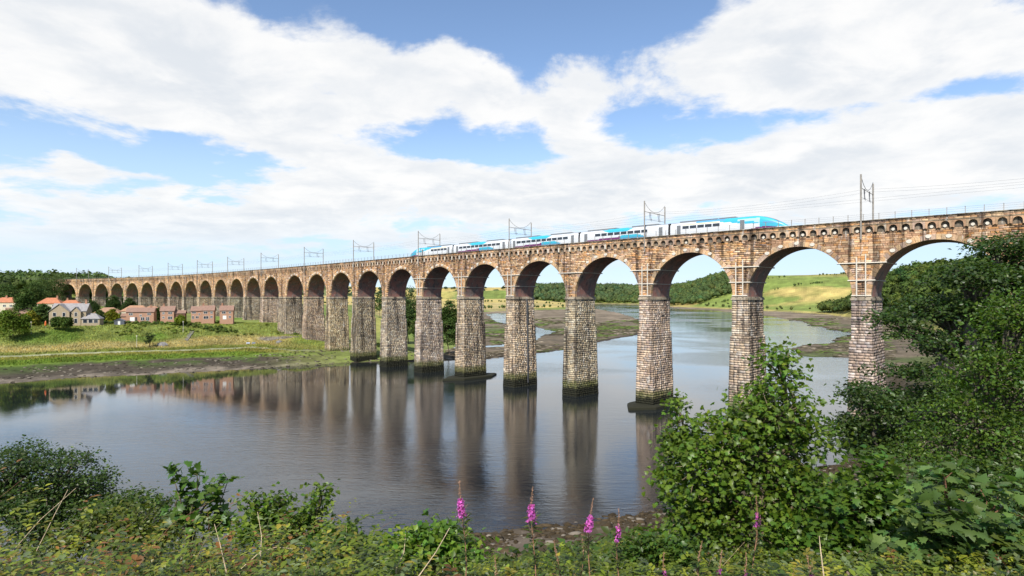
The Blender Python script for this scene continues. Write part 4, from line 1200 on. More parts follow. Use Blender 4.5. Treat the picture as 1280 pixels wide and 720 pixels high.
for k in range(14):
    y = y0+3.2-k*.85; x = x0+k*.24; z = float(far_h(x, y)[0])
    mb = MB(); mb.box((x-.8, y-.43, z-.6), (x+.8, y+.43, z+.22)); mb.obj('step', M['grey_stone'], t)
LAMP = []
def lamp_meshes():
    mb = MB(); mb.tube(np.array([[0, 0, -.4], [0, 0, 1.2], [0, 0, 4.4]]), [.09, .075, .05], 6, (.5, .5, .48)); a = mb.mesh('pole', M['white_steel'])
    mb = MB(); mb.tube(np.array([[0, 0, 4.35], [0, 0, 4.45], [0, 0, 4.8], [0, 0, 4.95]]), [.12, .2, .22, .05], 8, (.6, .6, .58)); b = mb.mesh('lamp_head', M['white_steel'])
    return a, b
LA, LB = lamp_meshes()
for px, py, lab in ((39, 437.5, 'pale lamp post on the riverside path at the far left, below the dry grass'), (171, 435, 'pale lamp post on the riverside path beside the lone dark bush'), (229, 416, 'pale lamp post on the slope beside the grey steps')):
    D = 244.0
    for _ in range(60):                          # walk out to where the view line meets the bank
        xx = (px-640)/FPX*D; zz_ = float(far_h(xx, D)[0])
        if ZC-(py-HZ)/FPX*D <= zz_: break
        D += .6
    t = thing('lamp_post', lab, 'lamp post', (xx, D, zz_), 'lamp posts on the left bank')
    link('pole', LA, t, world_verts=False); link('lamp_head', LB, t, world_verts=False)
def on_bank(px, py, D=225.0):
    for _ in range(220):
        xx = (px-640)/FPX*D; zz_ = float(far_h(xx, D)[0])
        if ZC-(py-HZ)/FPX*D <= zz_: return xx, D, zz_
        D += .5
    return xx, D, zz_
for px, lab, c in ((310, 'pale blue bench beside the riverside path, left of the two', (.45, .52, .66)), (317, 'slate blue bench beside the riverside path, right of the two', (.20, .25, .36))):
    x, y, z = on_bank(px, 430.5)
    t = thing('bench', lab, 'bench', (x, y, z), 'benches by the path', .3); t.scale = (.75, .75, .75)
    for nm, a, b in (('seat', (-.9, -.25, .42), (.9, .25, .5)), ('backrest', (-.9, .2, .55), (.9, .28, 1.05)), ('leg', (-.8, -.2, -.2), (-.7, .26, .42)), ('leg', (.7, -.2, -.2), (.8, .26, .42))):
        mb = MB(); mb.box(a, b, c); link(nm, mb.mesh(nm, M['paint']), t, world_verts=False)
def boulder(px, py, r, lab):
    x, y, z = on_bank(px, py)
    rg = np.random.default_rng(int(px))
    n1, n2 = 9, 6; V = []
    for a in range(n2+1):
        for b in range(n1):
            th = a/n2*math.pi; ph = b/n1*2*math.pi; k = r*rg.uniform(.8, 1.15)
            V.append((k*1.4*math.sin(th)*math.cos(ph), k*math.sin(th)*math.sin(ph), k*.8*math.cos(th)))
    F = [(a*n1+b, a*n1+(b+1) % n1, (a+1)*n1+(b+1) % n1, (a+1)*n1+b) for a in range(n2) for b in range(n1)]
    o = link('boulder', mk_mesh('boulder', V, F, M['grey_stone'])); o.location = (x, y, z+r*.2)
    tag(o, lab, 'boulder')
boulder(203, 432.5, 1.5, 'rounded grey boulder beside the path just right of the lone bush')
boulder(349, 428.5, 1.0, 'dark grey rock on the path edge left of the bridge piers')
# white handrail under the arch by the first land pier
x, y, z = on_bank(370, 408, 262)
t = thing('white_railing', 'short white railing on the bank beneath the land arch', 'railing', (x, y, z))
for k in range(4):
    mb = MB(); mb.box((-2.4+k*1.6-.06, -.06, -.8), (-2.4+k*1.6+.06, .06, 1.3)); link('post', mb.mesh('post', M['white_steel']), t, world_verts=False)
for zq in (.6, 1.2):
    mb = MB(); mb.box((-2.5, -.10, zq), (2.5, -.04, zq+.18)); link('rail', mb.mesh('rail', M['white_steel']), t, world_verts=False)
# ---------------------------------------------------------------- foliage
LEAF_V = np.array([(0, 0, 0), (.34, .45, .10), (0, 1.0, -.05), (-.34, .45, .10)]); LEAF_F = np.array([(0, 1, 2), (0, 2, 3)])
def sycamore_leaf():
    pts = [(0, 0), (.16, .04), (.42, -.05), (.36, .14), (.62, .30), (.40, .36), (.46, .60), (.24, .56), (.17, .74), (0, 1.0),
           (-.17, .74), (-.24, .56), (-.46, .60), (-.40, .36), (-.62, .30), (-.36, .14), (-.42, -.05), (-.16, .04)]
    V = [(x, y, -.16*x*x-.12*(y-.4)**2) for x, y in pts]+[(0, .3, .05)]
    n = len(pts)
    return np.array(V), np.array([(k, (k+1) % n, n) for k in range(n)])
SYC_V, SYC_F = sycamore_leaf()
def ico(sub=1):
    import bmesh
    bm = bmesh.new(); bmesh.ops.create_icosphere(bm, subdivisions=sub, radius=1.0)
    V = np.array([v.co[:] for v in bm.verts]); F = np.array([[v.index for v in f.verts] for f in bm.faces]); bm.free(); return V, F
ICO1, ICO2 = ico(1), ico(2)

def unit(rng, n):
    v = rng.normal(size=(n, 3)); return v/np.linalg.norm(v, axis=1)[:, None]

def crown_points(rng, lobes, n_clump, inner=.55, low=-.5):
    """clump centres spread through a union of ellipsoids, denser towards the outside"""
    L = np.array([list(c)+list(r) for c, r in lobes], float)
    wgt = (L[:, 3]*L[:, 4]*L[:, 5])**.72; wgt /= wgt.sum()
    k = rng.choice(len(L), n_clump, p=wgt)
    d = unit(rng, n_clump); flip = d[:, 2] < low; d[flip, 2] *= -1
    r = rng.uniform(inner**2, 1.0, n_clump)**.5
    P = L[k, :3]+d*r[:, None]*L[k, 3:6]
    return P, d, k
def leaves_at(rng, P, out, n_leaf, cr, flat=.5, up=1.1, jit=.8):
    n = len(P)*n_leaf
    q = rng.normal(size=(n, 3))*np.array([1, 1, flat])*np.repeat(np.broadcast_to(cr, (len(P),)), n_leaf)[:, None]
    pos = np.repeat(P, n_leaf, 0)+q
    nr = np.repeat(out, n_leaf, 0)*.55+np.array([0, 0, up])+rng.normal(size=(n, 3))*jit
    return pos, nr
def leaf_cols(rng, n, base, spread=.25, hue=.12, groups=None):
    b = np.array(base)
    k = rng.uniform(1-spread, 1+spread, (n, 1)); h = rng.normal(0, hue, (n, 1))
    return np.clip(b*k*np.concatenate([1+h*1.4, 1+h*.3, 1-h*.4], 1), .004, .9)

def grow(name, label, base, lobes, n_clump, n_leaf, cr, size, colour, trunk_r=.2, seed=0, tmpl='leaf', group=None, cat='tree', inner=.55, flat=.5,
         bark=(.13, .10, .075), limb=True, part_leaves=0, twigs=.35, up=1.1, dark=.0, mat='leaf', spread=.25, trunk_to=None, low=-.5):
    rng = np.random.default_rng(seed)
    t = thing(name, label, cat, base, group)
    base = np.array(base, float)
    cen = np.array([c for c, r in lobes], float); top = cen.mean(0) if trunk_to is None else np.array(trunk_to, float)
    # trunk and limbs
    mb = MB()
    mid = base+(top-base)*.5+rng.normal(0, .06, 3)*np.linalg.norm(top-base)
    P = np.array([base-np.array([0, 0, .4]), base+(mid-base)*.5, mid, mid+(top-mid)*.6, top])
    mb.tube(P, trunk_r*np.array([1.25, 1.0, .8, .6, .35]), 8, bark)
    if limb:
        for c, r in lobes:
            c = np.array(c, float); st = P[2]+(P[4]-P[2])*rng.uniform(0, .7)
            mm = (st+c)/2+np.array([0, 0, .10])*np.linalg.norm(c-st)+rng.normal(0, .08, 3)*np.linalg.norm(c-st)
            mb.tube(np.array([st, mm, c]), trunk_r*np.array([.5, .34, .16]), 6, bark)
    C, out, k = crown_points(rng, lobes, n_clump, inner, low)
    pick = rng.random(n_clump) < twigs
    for j in np.nonzero(pick)[0]:
        c = cen[k[j]]; e = C[j]; mm = (c+e)/2+rng.normal(0, .10, 3)*np.linalg.norm(e-c)
        mb.tube(np.array([c*.7+P[3]*.3, mm, e]), trunk_r*np.array([.14, .08, .025])+.004, 4, bark, cap=False)
    mb.obj('trunk', M['bark'], t)
    pos, nr = leaves_at(rng, C, out, n_leaf, cr, flat, up)
    n = len(pos); Rm = frames(nr, rng)
    sc = size*rng.uniform(.65, 1.25, n)
    # leaf clumps differ in tone, as shoots of different age do
    tone = np.repeat(rng.uniform(.72, 1.28, n_clump), n_leaf)
    col = leaf_cols(rng, n, colour, spread)*tone[:, None]
    TV, TF = (LEAF_V, LEAF_F) if tmpl == 'leaf' else (SYC_V, SYC_F)
    first = np.zeros(n, bool)
    if part_leaves:
        dist = np.linalg.norm(pos-np.array([0, 0, ZC]), axis=1)-(pos-cen.mean(0))@np.array([0, -.3, 0])
        first[np.argsort(dist)[:part_leaves]] = True
    V, F, Cc = scatter(TV, TF, pos[~first], Rm[~first], sc[~first], col[~first])
    cr_o = link('crown', mk_mesh('crown', V, F, M[mat], Cc, smooth=False), t)
    if part_leaves:
        var = [mk_mesh('leaf', TV, TF, M[mat], np.tile(leaf_cols(rng, 1, colour, spread)[0]*rng.uniform(.8, 1.25), (len(TF), 1))) for _ in range(8)]
        for j in np.nonzero(first)[0]:
            o = bpy.data.objects.new('leaf', var[rng.integers(0, 8)]); COL.objects.link(o); o.parent = cr_o
            o.matrix_parent_inverse = Matrix.Translation(-off_of(cr_o))
            m4 = Matrix(Rm[j].tolist()).to_4x4(); o.rotation_euler = m4.to_euler(); o.location = pos[j].tolist(); o.scale = (sc[j],)*3
    return t

# ---------------------------------------------------------------- woods far off: one mass each
def wood(name, label, pts, r_lo, r_hi, colour, leafy, seed, cat='wood', squash=.85):
    rng = np.random.default_rng(seed)
    pts = np.asarray(pts); n = len(pts)
    r = rng.uniform(r_lo, r_hi, n); rv = np.stack([r, r, r*rng.uniform(squash, squash*1.35, n)], 1)
    g = far_h(pts[:, 0], pts[:, 1])
    cz = g+rv[:, 2]*.95+r*.3
    C = np.stack([pts[:, 0], pts[:, 1], cz], 1)
    col = leaf_cols(rng, n, colour, .32, .10)
    TV, TF = ICO1 if leafy else ICO2 if n < 500 else ICO1
    V, F, Cc = scatter(TV, TF, C, np.tile(np.eye(3), (n, 1, 1)), np.ones(n), col*.85)
    # each crown is lumpy
    V = V.reshape(n, -1, 3); d = (V-C[:, None])
    V = C[:, None]+d*rv[:, None]*rng.uniform(.62, .98, (n, V.shape[1], 1))
    Vs, Fs, Cs, off = [V.reshape(-1, 3)], [F], [Cc], n*len(TV)
    if leafy:
        d = unit(rng, n*leafy); d[:, 2] = np.where(d[:, 2] < -.35, -d[:, 2], d[:, 2])
        P = np.repeat(C, leafy, 0)+d*np.repeat(rv, leafy, 0)*rng.uniform(.72, 1.06, (n*leafy, 1))
        Rm = frames(d*.9+np.array([0, 0, .5])+rng.normal(size=d.shape)*.55, rng)
        s = np.repeat(r, leafy)*rng.uniform(.22, .46, n*leafy)
        V2, F2, C2 = scatter(LEAF_V*np.array([1.3, 1, 1])-np.array([0, .5, 0]), LEAF_F, P, Rm, s, np.repeat(col, leafy, 0)*rng.uniform(.75, 1.3, (n*leafy, 1)))
        Vs.append(V2); Fs.append(F2+off); Cs.append(C2)
    o = link(name, mk_mesh(name, np.concatenate(Vs), np.concatenate(Fs), M['leaf_far'], np.concatenate(Cs), smooth=True))
    o['kind'] = 'stuff'; tag(o, label, cat)
    return o
def sample(rng, n, box, fn):
    x = rng.uniform(box[0], box[1], n); y = rng.uniform(box[2], box[3], n)
    k = fn(x, y) > rng.random(n); return np.stack([x[k], y[k]], 1)
def thin(P, d):
    """keep points at least about d apart"""
    seen = {}; out = []
    for p in P:
        key = (int(p[0]//d), int(p[1]//d))
        if key in seen: continue
        seen[key] = 1; out.append(p)
    return np.array(out)
rw = np.random.default_rng(5)
def inR(x, y, m=12): return sd_poly(x, y, RSOLID) > m
P = thin(sample(rw, 24000, (230, 780, 330, 930), lambda x, y: ((x > .585*y+14*np.sin(y/40)) & (x < .95*y+60) & inR(x, y, 10))*1.0), 7.2)
wood('hillside_wood', 'dense wood covering the hillside behind the right end of the viaduct', P, 3.2, 7.4, (.075, .112, .022), 46, 1)
P = thin(sample(rw, 5000, (340, 520, 640, 980), lambda x, y: ((np.hypot((x-.525*y)/34, (y-800)/110) < 1) & inR(x, y, 8))*1.0), 7.5)
wood('shore_copse', 'dark copse at the foot of the green hill field beyond the viaduct', P, 4.5, 7.5, (.080, .115, .028), 40, 2)
P = thin(sample(rw, 30000, (330, 860, 1300, 2350), lambda x, y: (((hills(x, y)[3] > 7) | (np.hypot((x-455)/60, (y-1750)/260) < 1)) & inR(x, y, 14) & (x < .385*y))*1.0), 11)
wood('wooded_hill', 'wooded hill across the river seen through the arches, left of the fields', P, 4, 9.5, (.085, .125, .036), 16, 3)
P = thin(sample(rw, 40000, (40, 900, 2200, 2900), lambda x, y: ((hills(x, y)[4] > 8) & inR(x, y, 12))*1.0), 15)
wood('far_wood', 'far bank of trees at the river bend seen through the middle arches', P, 7, 13.5, (.085, .125, .045), 12, 4)
P = thin(sample(rw, 26000, (-800, -300, 470, 760), lambda x, y: ((hills(x, y)[6] > 2) & (y > 480) & (sd_poly(x, y, [(-330, 480), (-420, 560), (-900, 900), (-900, 480)]) > -60))*1.0), 7.5)
P = P[[np.min(np.hypot(*(BP(np.arange(400, 700, 6.0), 4, 0)[:, :2]-p).T)) > 13 for p in P]]
wood('left_hill_wood', 'dark wood on the hill at the far left end of the viaduct', P, 5.0, 8.0, (.070, .105, .028), 34, 5)
# hedgerow lines on the far fields, scattered scrub on the shore meadow
lines = []
for (x0, y0, x1, y1) in [(-500, 900, -60, 1010), (-120, 1010, 140, 1300), (-700, 1500, 150, 1550), (-600, 2000, 200, 2120), (-900, 1250, -120, 1300), (430, 1420, 1100, 1290), (620, 1560, 1300, 1500), (-900, 3000, 700, 3100), (-1200, 3600, 900, 3500), (-1500, 4200, 1200, 4300), (-1500, 5000, 1500, 4900)]:
    L = math.hypot(x1-x0, y1-y0); n = int(L/((2.6 if y0 < 2500 else 6)+.0035*y0)); q = np.sort(rw.uniform(0, 1, n)); q = q[vnoise(q*L/60, q*0, int(abs(x0)), 2) > .40]
    lines.append(np.stack([x0+(x1-x0)*q+rw.normal(0, 2, len(q)), y0+(y1-y0)*q+rw.normal(0, 2, len(q))], 1))
P = np.concatenate(lines); big = np.clip(P[:, 1]/1200, .6, 4)
wood('hedgerows', 'lines of hedgerow trees between the distant fields', P[P[:, 1] < 2500], 1.6, 3.6, (.075, .11, .03), 14, 6, 'hedge')
wood('distant_hedgerows', 'dark lines of trees on the farthest fields at the horizon', P[P[:, 1] >= 2500], 12, 26, (.050, .075, .034), 0, 7, 'hedge', .55)
P = thin(sample(rw, 4000, (380, 470, 950, 1800), lambda x, y: ((sd_poly(x, y, RSOLID) > 8) & (sd_poly(x, y, RSOLID) < 75))*1.0), 55)
wood('shore_scrub', 'scattered round bushes on the pale far shore beyond the river', P, 2.0, 4.6, (.080, .095, .025), 12, 8, 'bushes')
# trees and bushes behind the viaduct on the left bank
def blob_tree(name, label, px, D, py_top, width_m, colour, seed, group, lob=7, py_base=None, leaf=.5, cat='tree', n_clump=170, n_leaf=16, trunk=.22, zlo=.36):
    x = (px-640)/FPX*D; g = float(far_h(x, D)[0]) if py_base is None else ZC-(py_base-HZ)/FPX*D
    zt = ZC-(py_top-HZ)/FPX*D; H = zt-g; rg = np.random.default_rng(seed+900)
    lobes = []
    for k in range(lob):
        a = rg.uniform(0, 2*math.pi); rr = rg.uniform(.15, .62)*width_m/2; zc_ = g+H*rg.uniform(zlo, .78)
        s = rg.uniform(.34, .52)*width_m/2
        lobes.append(((x+rr*math.cos(a), D+rr*math.sin(a), min(zc_, zt-s*.85)), (s, s, min(s*.95, H*.33))))
    lobes.append(((x, D, zt-H*.26), (width_m*.26, width_m*.26, H*.26)))
    lobes.append(((x, D, g+H*(zlo+.06)), (width_m*.42, width_m*.42, H*.36)))
    return grow(name, label, (x, D, g), lobes, n_clump, n_leaf, width_m*.050, leaf, colour, trunk, seed, 'leaf', group, cat, .6, .6, mat='leaf_far', twigs=.05, low=-.75)
GB = 'tall bushes behind the viaduct'
for k, (px, D, pt, wd, c, lab) in enumerate([(562, 262, 374, 13, (.055, .095, .020), 'large dark green bush filling the gap between two middle piers'),
        (511, 300, 372, 14, (.050, .085, .022), 'dark bush behind the viaduct seen in the arch left of the middle bush'),
        (527, 285, 380, 10, (.075, .115, .025), 'lighter green bush half hidden behind a pier, left of the middle bush')]):
    blob_tree('tall_bush', lab, px, D, pt, wd, c, 40+k, GB, cat='bush', leaf=.7, n_clump=420, n_leaf=26)
for k, (px, D, pt, wd, c, lab) in enumerate([(512, 700, 357, 26, (.060, .090, .030), 'big round tree on the horizon in the arch left of the train tail'),
        (475, 620, 364, 20, (.065, .100, .028), 'round tree on the tan field seen through an arch left of the train'), (500, 900, 362, 30, (.050, .080, .030), 'dark tree behind the big round horizon tree')]):
    blob_tree('field_tree', lab, px, D, pt, wd, c, 60+k, 'field trees beyond the viaduct', leaf=1.5, n_clump=120, n_leaf=10)
# garden trees round the houses
GT = 'garden trees round the houses'
for k, (px, D, pt, pb, wd, c, lab) in enumerate([
    (16, 236, 388, 419, 12.0, (.12, .18, .020), 'bright yellow green tree at the left edge above the meadow'),
    (32, 290, 361, 395, 10.0, (.060, .105, .022), 'neat round green tree between the orange roofs'),
    (43, 325, 352, 388, 14.0, (.055, .090, .022), 'large round tree behind the neat round tree'),
    (12, 335, 356, 392, 16.0, (.060, .100, .024), 'broad tree behind the cream house at the left edge'),
    (55, 268, 380, 408, 8.0, (.065, .105, .026), 'mid green tree against the left side of the stone house'),
    (40, 258, 389, 408, 5.5, (.17, .17, .018), 'yellow tinged bush below the brown roofs'),
    (29, 255, 394, 412, 5.0, (.050, .080, .020), 'dark bush between the bright tree and the yellow bush'),
    (141, 345, 369, 392, 10.0, (.050, .085, .020), 'dark tree against the viaduct above the low pale house'),
    (116, 335, 376, 396, 9.0, (.050, .085, .022), 'tree showing right of the stone house chimney'),
    (125, 288, 388, 404, 6.5, (.060, .095, .020), 'green bush right of the sun room roof'),
    (141, 280, 386, 403, 5.5, (.20, .21, .015), 'golden yellow bush left of the long brick house'),
    (162, 340, 373, 394, 8.0, (.050, .080, .022), 'dark tree behind the roof of the long brick house'),
    (197, 296, 385, 401, 3.6, (.055, .090, .022), 'narrow green bush between the long and the square brick house'),
    (226, 276, 394, 404, 4.2, (.15, .19, .018), 'bright green bush before the garage block'),
    (70, 252, 397, 408, 4.6, (.070, .115, .022), 'climbing bush on the left gable wall of the stone house'),
    (83, 252, 397, 408, 4.4, (.075, .120, .022), 'climbing bush between the ground floor windows of the stone house'),
    (60, 430, 344, 392, 22.0, (.060, .090, .024), 'dark tree in front of the far left end of the viaduct'),
    (74, 470, 342, 388, 16.0, (.055, .085, .024), 'dark tree hiding the last stones at the left end of the viaduct'),
    (48, 420, 350, 392, 20.0, (.065, .10, .026), 'spreading tree left of the tree at the viaduct end'),
    (5, 262, 392, 415, 8.0, (.060, .10, .024), 'dark tree behind the bright tree at the left edge')]):
    blob_tree('garden_tree', lab, px, D, pt, wd, c, 80+k, GT, py_base=pb, leaf=.60, n_clump=300, n_leaf=28, lob=8, trunk=.12, zlo=.22)
x, y, z = on_bank(187, 434)
blob_tree('lone_bush', 'lone dark leafy bush standing on the meadow by the path', 187, y, 414.5, 4.8, (.028, .048, .014), 120, None, py_base=434, leaf=.42, cat='bush', n_clump=60, n_leaf=16, lob=5, trunk=.14)
# rough growth: hedge line below the houses, tussocks on the slope
rh = np.random.default_rng(77)
P = thin(sample(rh, 2600, (-215, -95, 236, 300), lambda x, y: ((vnoise(x/9, y/9, 71) > .56) & (np.abs(far_h(x, y)-10.6) < 3.4))*1.0), 1.7)
wood('slope_scrub', 'low green scrub on the slope below the brick houses', P, .5, 1.2, (.15, .19, .03), 22, 9, 'scrub', .32)
P = thin(sample(rh, 3000, (-210, -70, 180, 275), lambda x, y: ((np.abs(far_h(x, y)-2.7) < .55) & (vnoise(x/5, y/5, 73) > .45))*1.0), 1.6)
wood('salting_tufts', 'tufts of salt marsh grass along the edge of the mud', P, .3, .6, (.15, .20, .03), 14, 10, 'grass', .3)

# meadow grass and shore stones on the left bank
def make_meadow():
    rng = np.random.default_rng(88)
    n = 150000
    x = rng.uniform(-235, -60, n); y = rng.uniform(195, 300, n)
    h, c = far_land(x, y)
    d = sd_poly(x, y, LSOLID)
    k = (h > 2.45) & (h < 13.6) & (d > 27) & ~((np.abs(d-48) < 2.2) & (x < -112)); x, y, h, c = x[k], y[k], h[k], c[k]; n = len(x)
    T = np.array([(-.5, 0, 0), (.5, 0, 0), (.35, 0, 1.0), (-.2, 0, .85)]); a = rng.uniform(0, math.pi, n)
    Rm = np.zeros((n, 3, 3)); Rm[:, 0, 0] = np.cos(a); Rm[:, 1, 0] = np.sin(a); Rm[:, 0, 1] = -np.sin(a); Rm[:, 1, 1] = np.cos(a); Rm[:, 2, 2] = 1
    tall = vnoise(x/4, y/4, 91)
    s = np.stack([rng.uniform(.2, .5, n)]*2+[rng.uniform(.2, .55, n)*(.4+1.2*tall)], 1)
    col = c*rng.uniform(.95, 1.75, (n, 1))*np.where(rng.random((n, 1)) < .25, np.array([[1.25, 1.05, .8]]), 1.0)
    V, F, C = scatter(T, np.array([(0, 1, 2, 3)]), np.stack([x, y, h-.04], 1), Rm, s, col)
    o = link('meadow_grass', mk_mesh('meadow_grass', V, F, M['leaf_far'], C)); o['kind'] = 'stuff'
    tag(o, 'long dry and green meadow grass on the left bank slope', 'grass')
    n = 5200
    x = rng.uniform(-240, -40, n); y = rng.uniform(165, 262, n); h, c = far_land(x, y); d = sd_poly(x, y, LSOLID)
    k = (d > -1) & (d < 27) & (vnoise(x/6, y/3, 93) > .42); x, y, h, c = x[k], y[k], h[k], c[k]; n = len(x)
    r = rng.uniform(.15, .5, n)
    V, F, C = scatter(ICO1[0], ICO1[1], np.stack([x, y, h], 1), frames(np.tile([0, 0, 1.0], (n, 1)), rng), np.stack([r*1.6, r, r*.6], 1), np.where(rng.random((n, 1)) < .6, np.array([[.05, .042, .03]]), np.array([[.16, .14, .11]]))*rng.uniform(.6, 1.4, (n, 1)))
    o = link('mud_stones', mk_mesh('mud_stones', V, F, M['ground'], C)); o['kind'] = 'stuff'
    tag(o, 'dark and pale stones strewn over the left bank mud', 'stones')
make_meadow()

def make_mud_weed():
    rng = np.random.default_rng(95)
    n = 26000
    y = 240*np.exp(rng.random(n)*math.log(700/240.0)); x = rng.uniform(-.2, .62, n)*y
    h, c = far_land(x, y)
    k = (sd_poly(x, y, LSOLID) < 0) & (sd_poly(x, y, RSOLID) < 0) & (h > .12) & (vnoise(x/(9+y*.02), y/(5+y*.02), 97, 3) > .44)
    x, y, h = x[k], y[k], h[k]; n = len(x); r = rng.uniform(.3, 1.5, n)*np.clip(y/330, .8, 2)
    kind = vnoise(x/22, y/16, 98, 3)
    pal_ = np.array([[.085, .125, .028], [.055, .045, .028], [.24, .20, .15], [.10, .085, .05]])
    idx = np.where(kind > .52, np.where(rng.random(n) < .7, 0, 1), np.where(rng.random(n) < .55, 1, np.where(rng.random(n) < .4, 2, 3)))
    V, F, C = scatter(ICO1[0], ICO1[1], np.stack([x, y, h], 1), frames(np.tile([0, 0, 1.0], (n, 1)), rng, np.zeros(n)), np.stack([r*1.8, r, r*.16], 1), pal_[idx]*rng.uniform(.65, 1.35, (n, 1)))
    o = link('mudflat_weed', mk_mesh('mudflat_weed', V, F, M['ground'], C)); o['kind'] = 'stuff'
    tag(o, 'patches of green and brown weed on the mudflats beyond the piers', 'seaweed')
make_mud_weed()
P = []
for px in np.arange(120, 296, .9):
    D = 277+rh.uniform(-2, 2)
    if rh.random() < .72: P.append(((px-640)/FPX*D, D))
wood('garden_hedge', 'ragged green hedge along the gardens below the brick houses', np.array(P), .5, 1.0, (.085, .125, .024), 30, 11, 'hedge', .75)
# ---------------------------------------------------------------- foreground on the near bank
def lobe(px, py, rx, ry, D, depth=None):
    c = at(px, py, D); k = D/FPX
    return (tuple(c), (rx*k, (depth if depth is not None else rx*k), ry*k))
def nb(px, D): x = (px-640)/FPX*D; return (x, D, near_h(x, D))
GREEN = (.075, .14, .018); DKGREEN = (.036, .068, .014); YGREEN = (.095, .145, .016); SYCG = (.105, .170, .018)

# young sycamore, right of centre
D = 10.6
grow('young_sycamore', 'young sycamore with pointed top and pale stems in front of the viaduct piers', nb(960, D),
     [lobe(978, 470, 30, 44, D), lobe(962, 530, 58, 52, D), lobe(985, 560, 62, 48, D+.3), lobe(915, 555, 50, 42, D), lobe(880, 590, 42, 50, D-.2), lobe(945, 610, 75, 50, D), lobe(1000, 620, 48, 48, D), lobe(930, 660, 80, 42, D), lobe(868, 650, 42, 45, D), lobe(995, 670, 48, 42, D)],
     980, 13, .15, .086, SYCG, .075, 201, 'syc', None, 'tree', .35, .55, (.16, .125, .075), True, 290, .6, 1.0, trunk_to=at(975, 450, D), spread=.3)
D = 11.2
grow('sycamore_sapling', 'slim sycamore shoot left of the young sycamore, over the water', nb(850, D),
     [lobe(846, 520, 15, 26, D), lobe(852, 560, 24, 32, D), lobe(845, 605, 26, 34, D), lobe(858, 650, 30, 36, D), lobe(835, 560, 10, 22, D)],
     200, 13, .12, .084, SYCG, .04, 202, 'syc', None, 'tree', .3, .6, (.16, .125, .075), True, 60, .7, 1.0, trunk_to=at(848, 505, D), spread=.3)
# the big dark tree at the right edge
D = 25.0
grow('big_tree', 'big dark spreading tree rising in front of the right end of the viaduct', nb(1235, D),
     [lobe(1262, 318, 42, 26, D), lobe(1215, 352, 46, 26, D-1), lobe(1290, 360, 70, 40, D), lobe(1180, 392, 58, 22, D), lobe(1150, 425, 40, 14, D-.5), lobe(1140, 470, 42, 12, D-1), lobe(1190, 440, 40, 16, D+1),
      lobe(1250, 410, 60, 30, D+1), lobe(1300, 450, 70, 50, D), lobe(1118, 405, 26, 13, D+.5), lobe(1232, 470, 52, 26, D), lobe(1185, 500, 60, 18, D-.5), lobe(1110, 505, 40, 18, D-1), lobe(1260, 530, 70, 40, D), lobe(1160, 545, 60, 24, D), lobe(1090, 545, 36, 20, D-1)],
     1250, 36, .36, .165, (.048, .086, .018), .36, 203, 'leaf', None, 'tree', .5, .36, (.12, .10, .08), True, 0, .30, 1.3, trunk_to=at(1215, 440, D), low=-.25, spread=.32)
D = 22.0
grow('shore_tree', 'low dark tree over the shore between the last two piers', nb(1095, D),
     [lobe(1075, 495, 26, 16, D), lobe(1060, 540, 24, 22, D), lobe(1100, 520, 34, 22, D), lobe(1085, 565, 34, 18, D), lobe(1130, 560, 40, 24, D)],
     220, 26, .26, .15, (.050, .085, .018), .16, 204, 'leaf', None, 'tree', .4, .4, (.12, .10, .08), True, 0, .3, 1.2, low=-.3)
# fresh green trees in front of it
D = 15.0
grow('ash_tree', 'fresh yellow green tree with fine leaves at the right edge', nb(1240, D),
     [lobe(1262, 420, 40, 42, D), lobe(1285, 400, 50, 40, D), lobe(1235, 470, 45, 36, D), lobe(1275, 500, 60, 45, D), lobe(1205, 530, 55, 36, D), lobe(1255, 560, 60, 45, D), lobe(1175, 560, 45, 32, D), lobe(1210, 600, 60, 38, D), lobe(1280, 610, 60, 40, D), lobe(1140, 580, 34, 24, D)],
     620, 28, .24, .095, (.080, .140, .017), .17, 205, 'leaf', None, 'tree', .5, .5, (.12, .10, .07), True, 0, .3, 1.0, spread=.3)
# lower sycamores in the right corner
D = 7.6
grow('sycamore_bush', 'large leaved sycamore bush in the bottom right corner with bluish green leaves', nb(1190, D),
     [lobe(1180, 610, 32, 30, D), lobe(1238, 640, 34, 32, D), lobe(1165, 655, 42, 32, D), lobe(1215, 690, 55, 36, D), lobe(1270, 690, 40, 40, D), lobe(1140, 700, 45, 30, D), lobe(1200, 735, 80, 30, D)],
     190, 10, .14, .14, (.105, .175, .042), .05, 206, 'syc', None, 'bush', .4, .5, (.20, .10, .06), True, 240, .6, 1.6, spread=.28)
D = 9.0
grow('sycamore_thicket', 'thicket of sycamore leaves between the young sycamore and the corner bush', nb(1075, D),
     [lobe(1095, 600, 26, 30, D), lobe(1060, 640, 45, 38, D), lobe(1110, 650, 42, 40, D), lobe(1040, 685, 55, 34, D), lobe(1100, 700, 60, 34, D), lobe(1150, 640, 30, 34, D+.4)],
     420, 13, .15, .095, (.080, .145, .017), .05, 207, 'syc', None, 'bush', .4, .5, (.16, .12, .07), True, 150, .5, 1.2, spread=.3)
D = 13.0
grow('dark_bush', 'dark green bush under the fresh yellow green tree at the right edge', nb(1255, D),
     [lobe(1275, 640, 50, 46, D), lobe(1225, 620, 45, 40, D), lobe(1180, 610, 40, 30, D)],
     180, 22, .22, .10, (.055, .098, .018), .09, 208, 'leaf', None, 'bush', .4, .6, limb=True, twigs=.2)
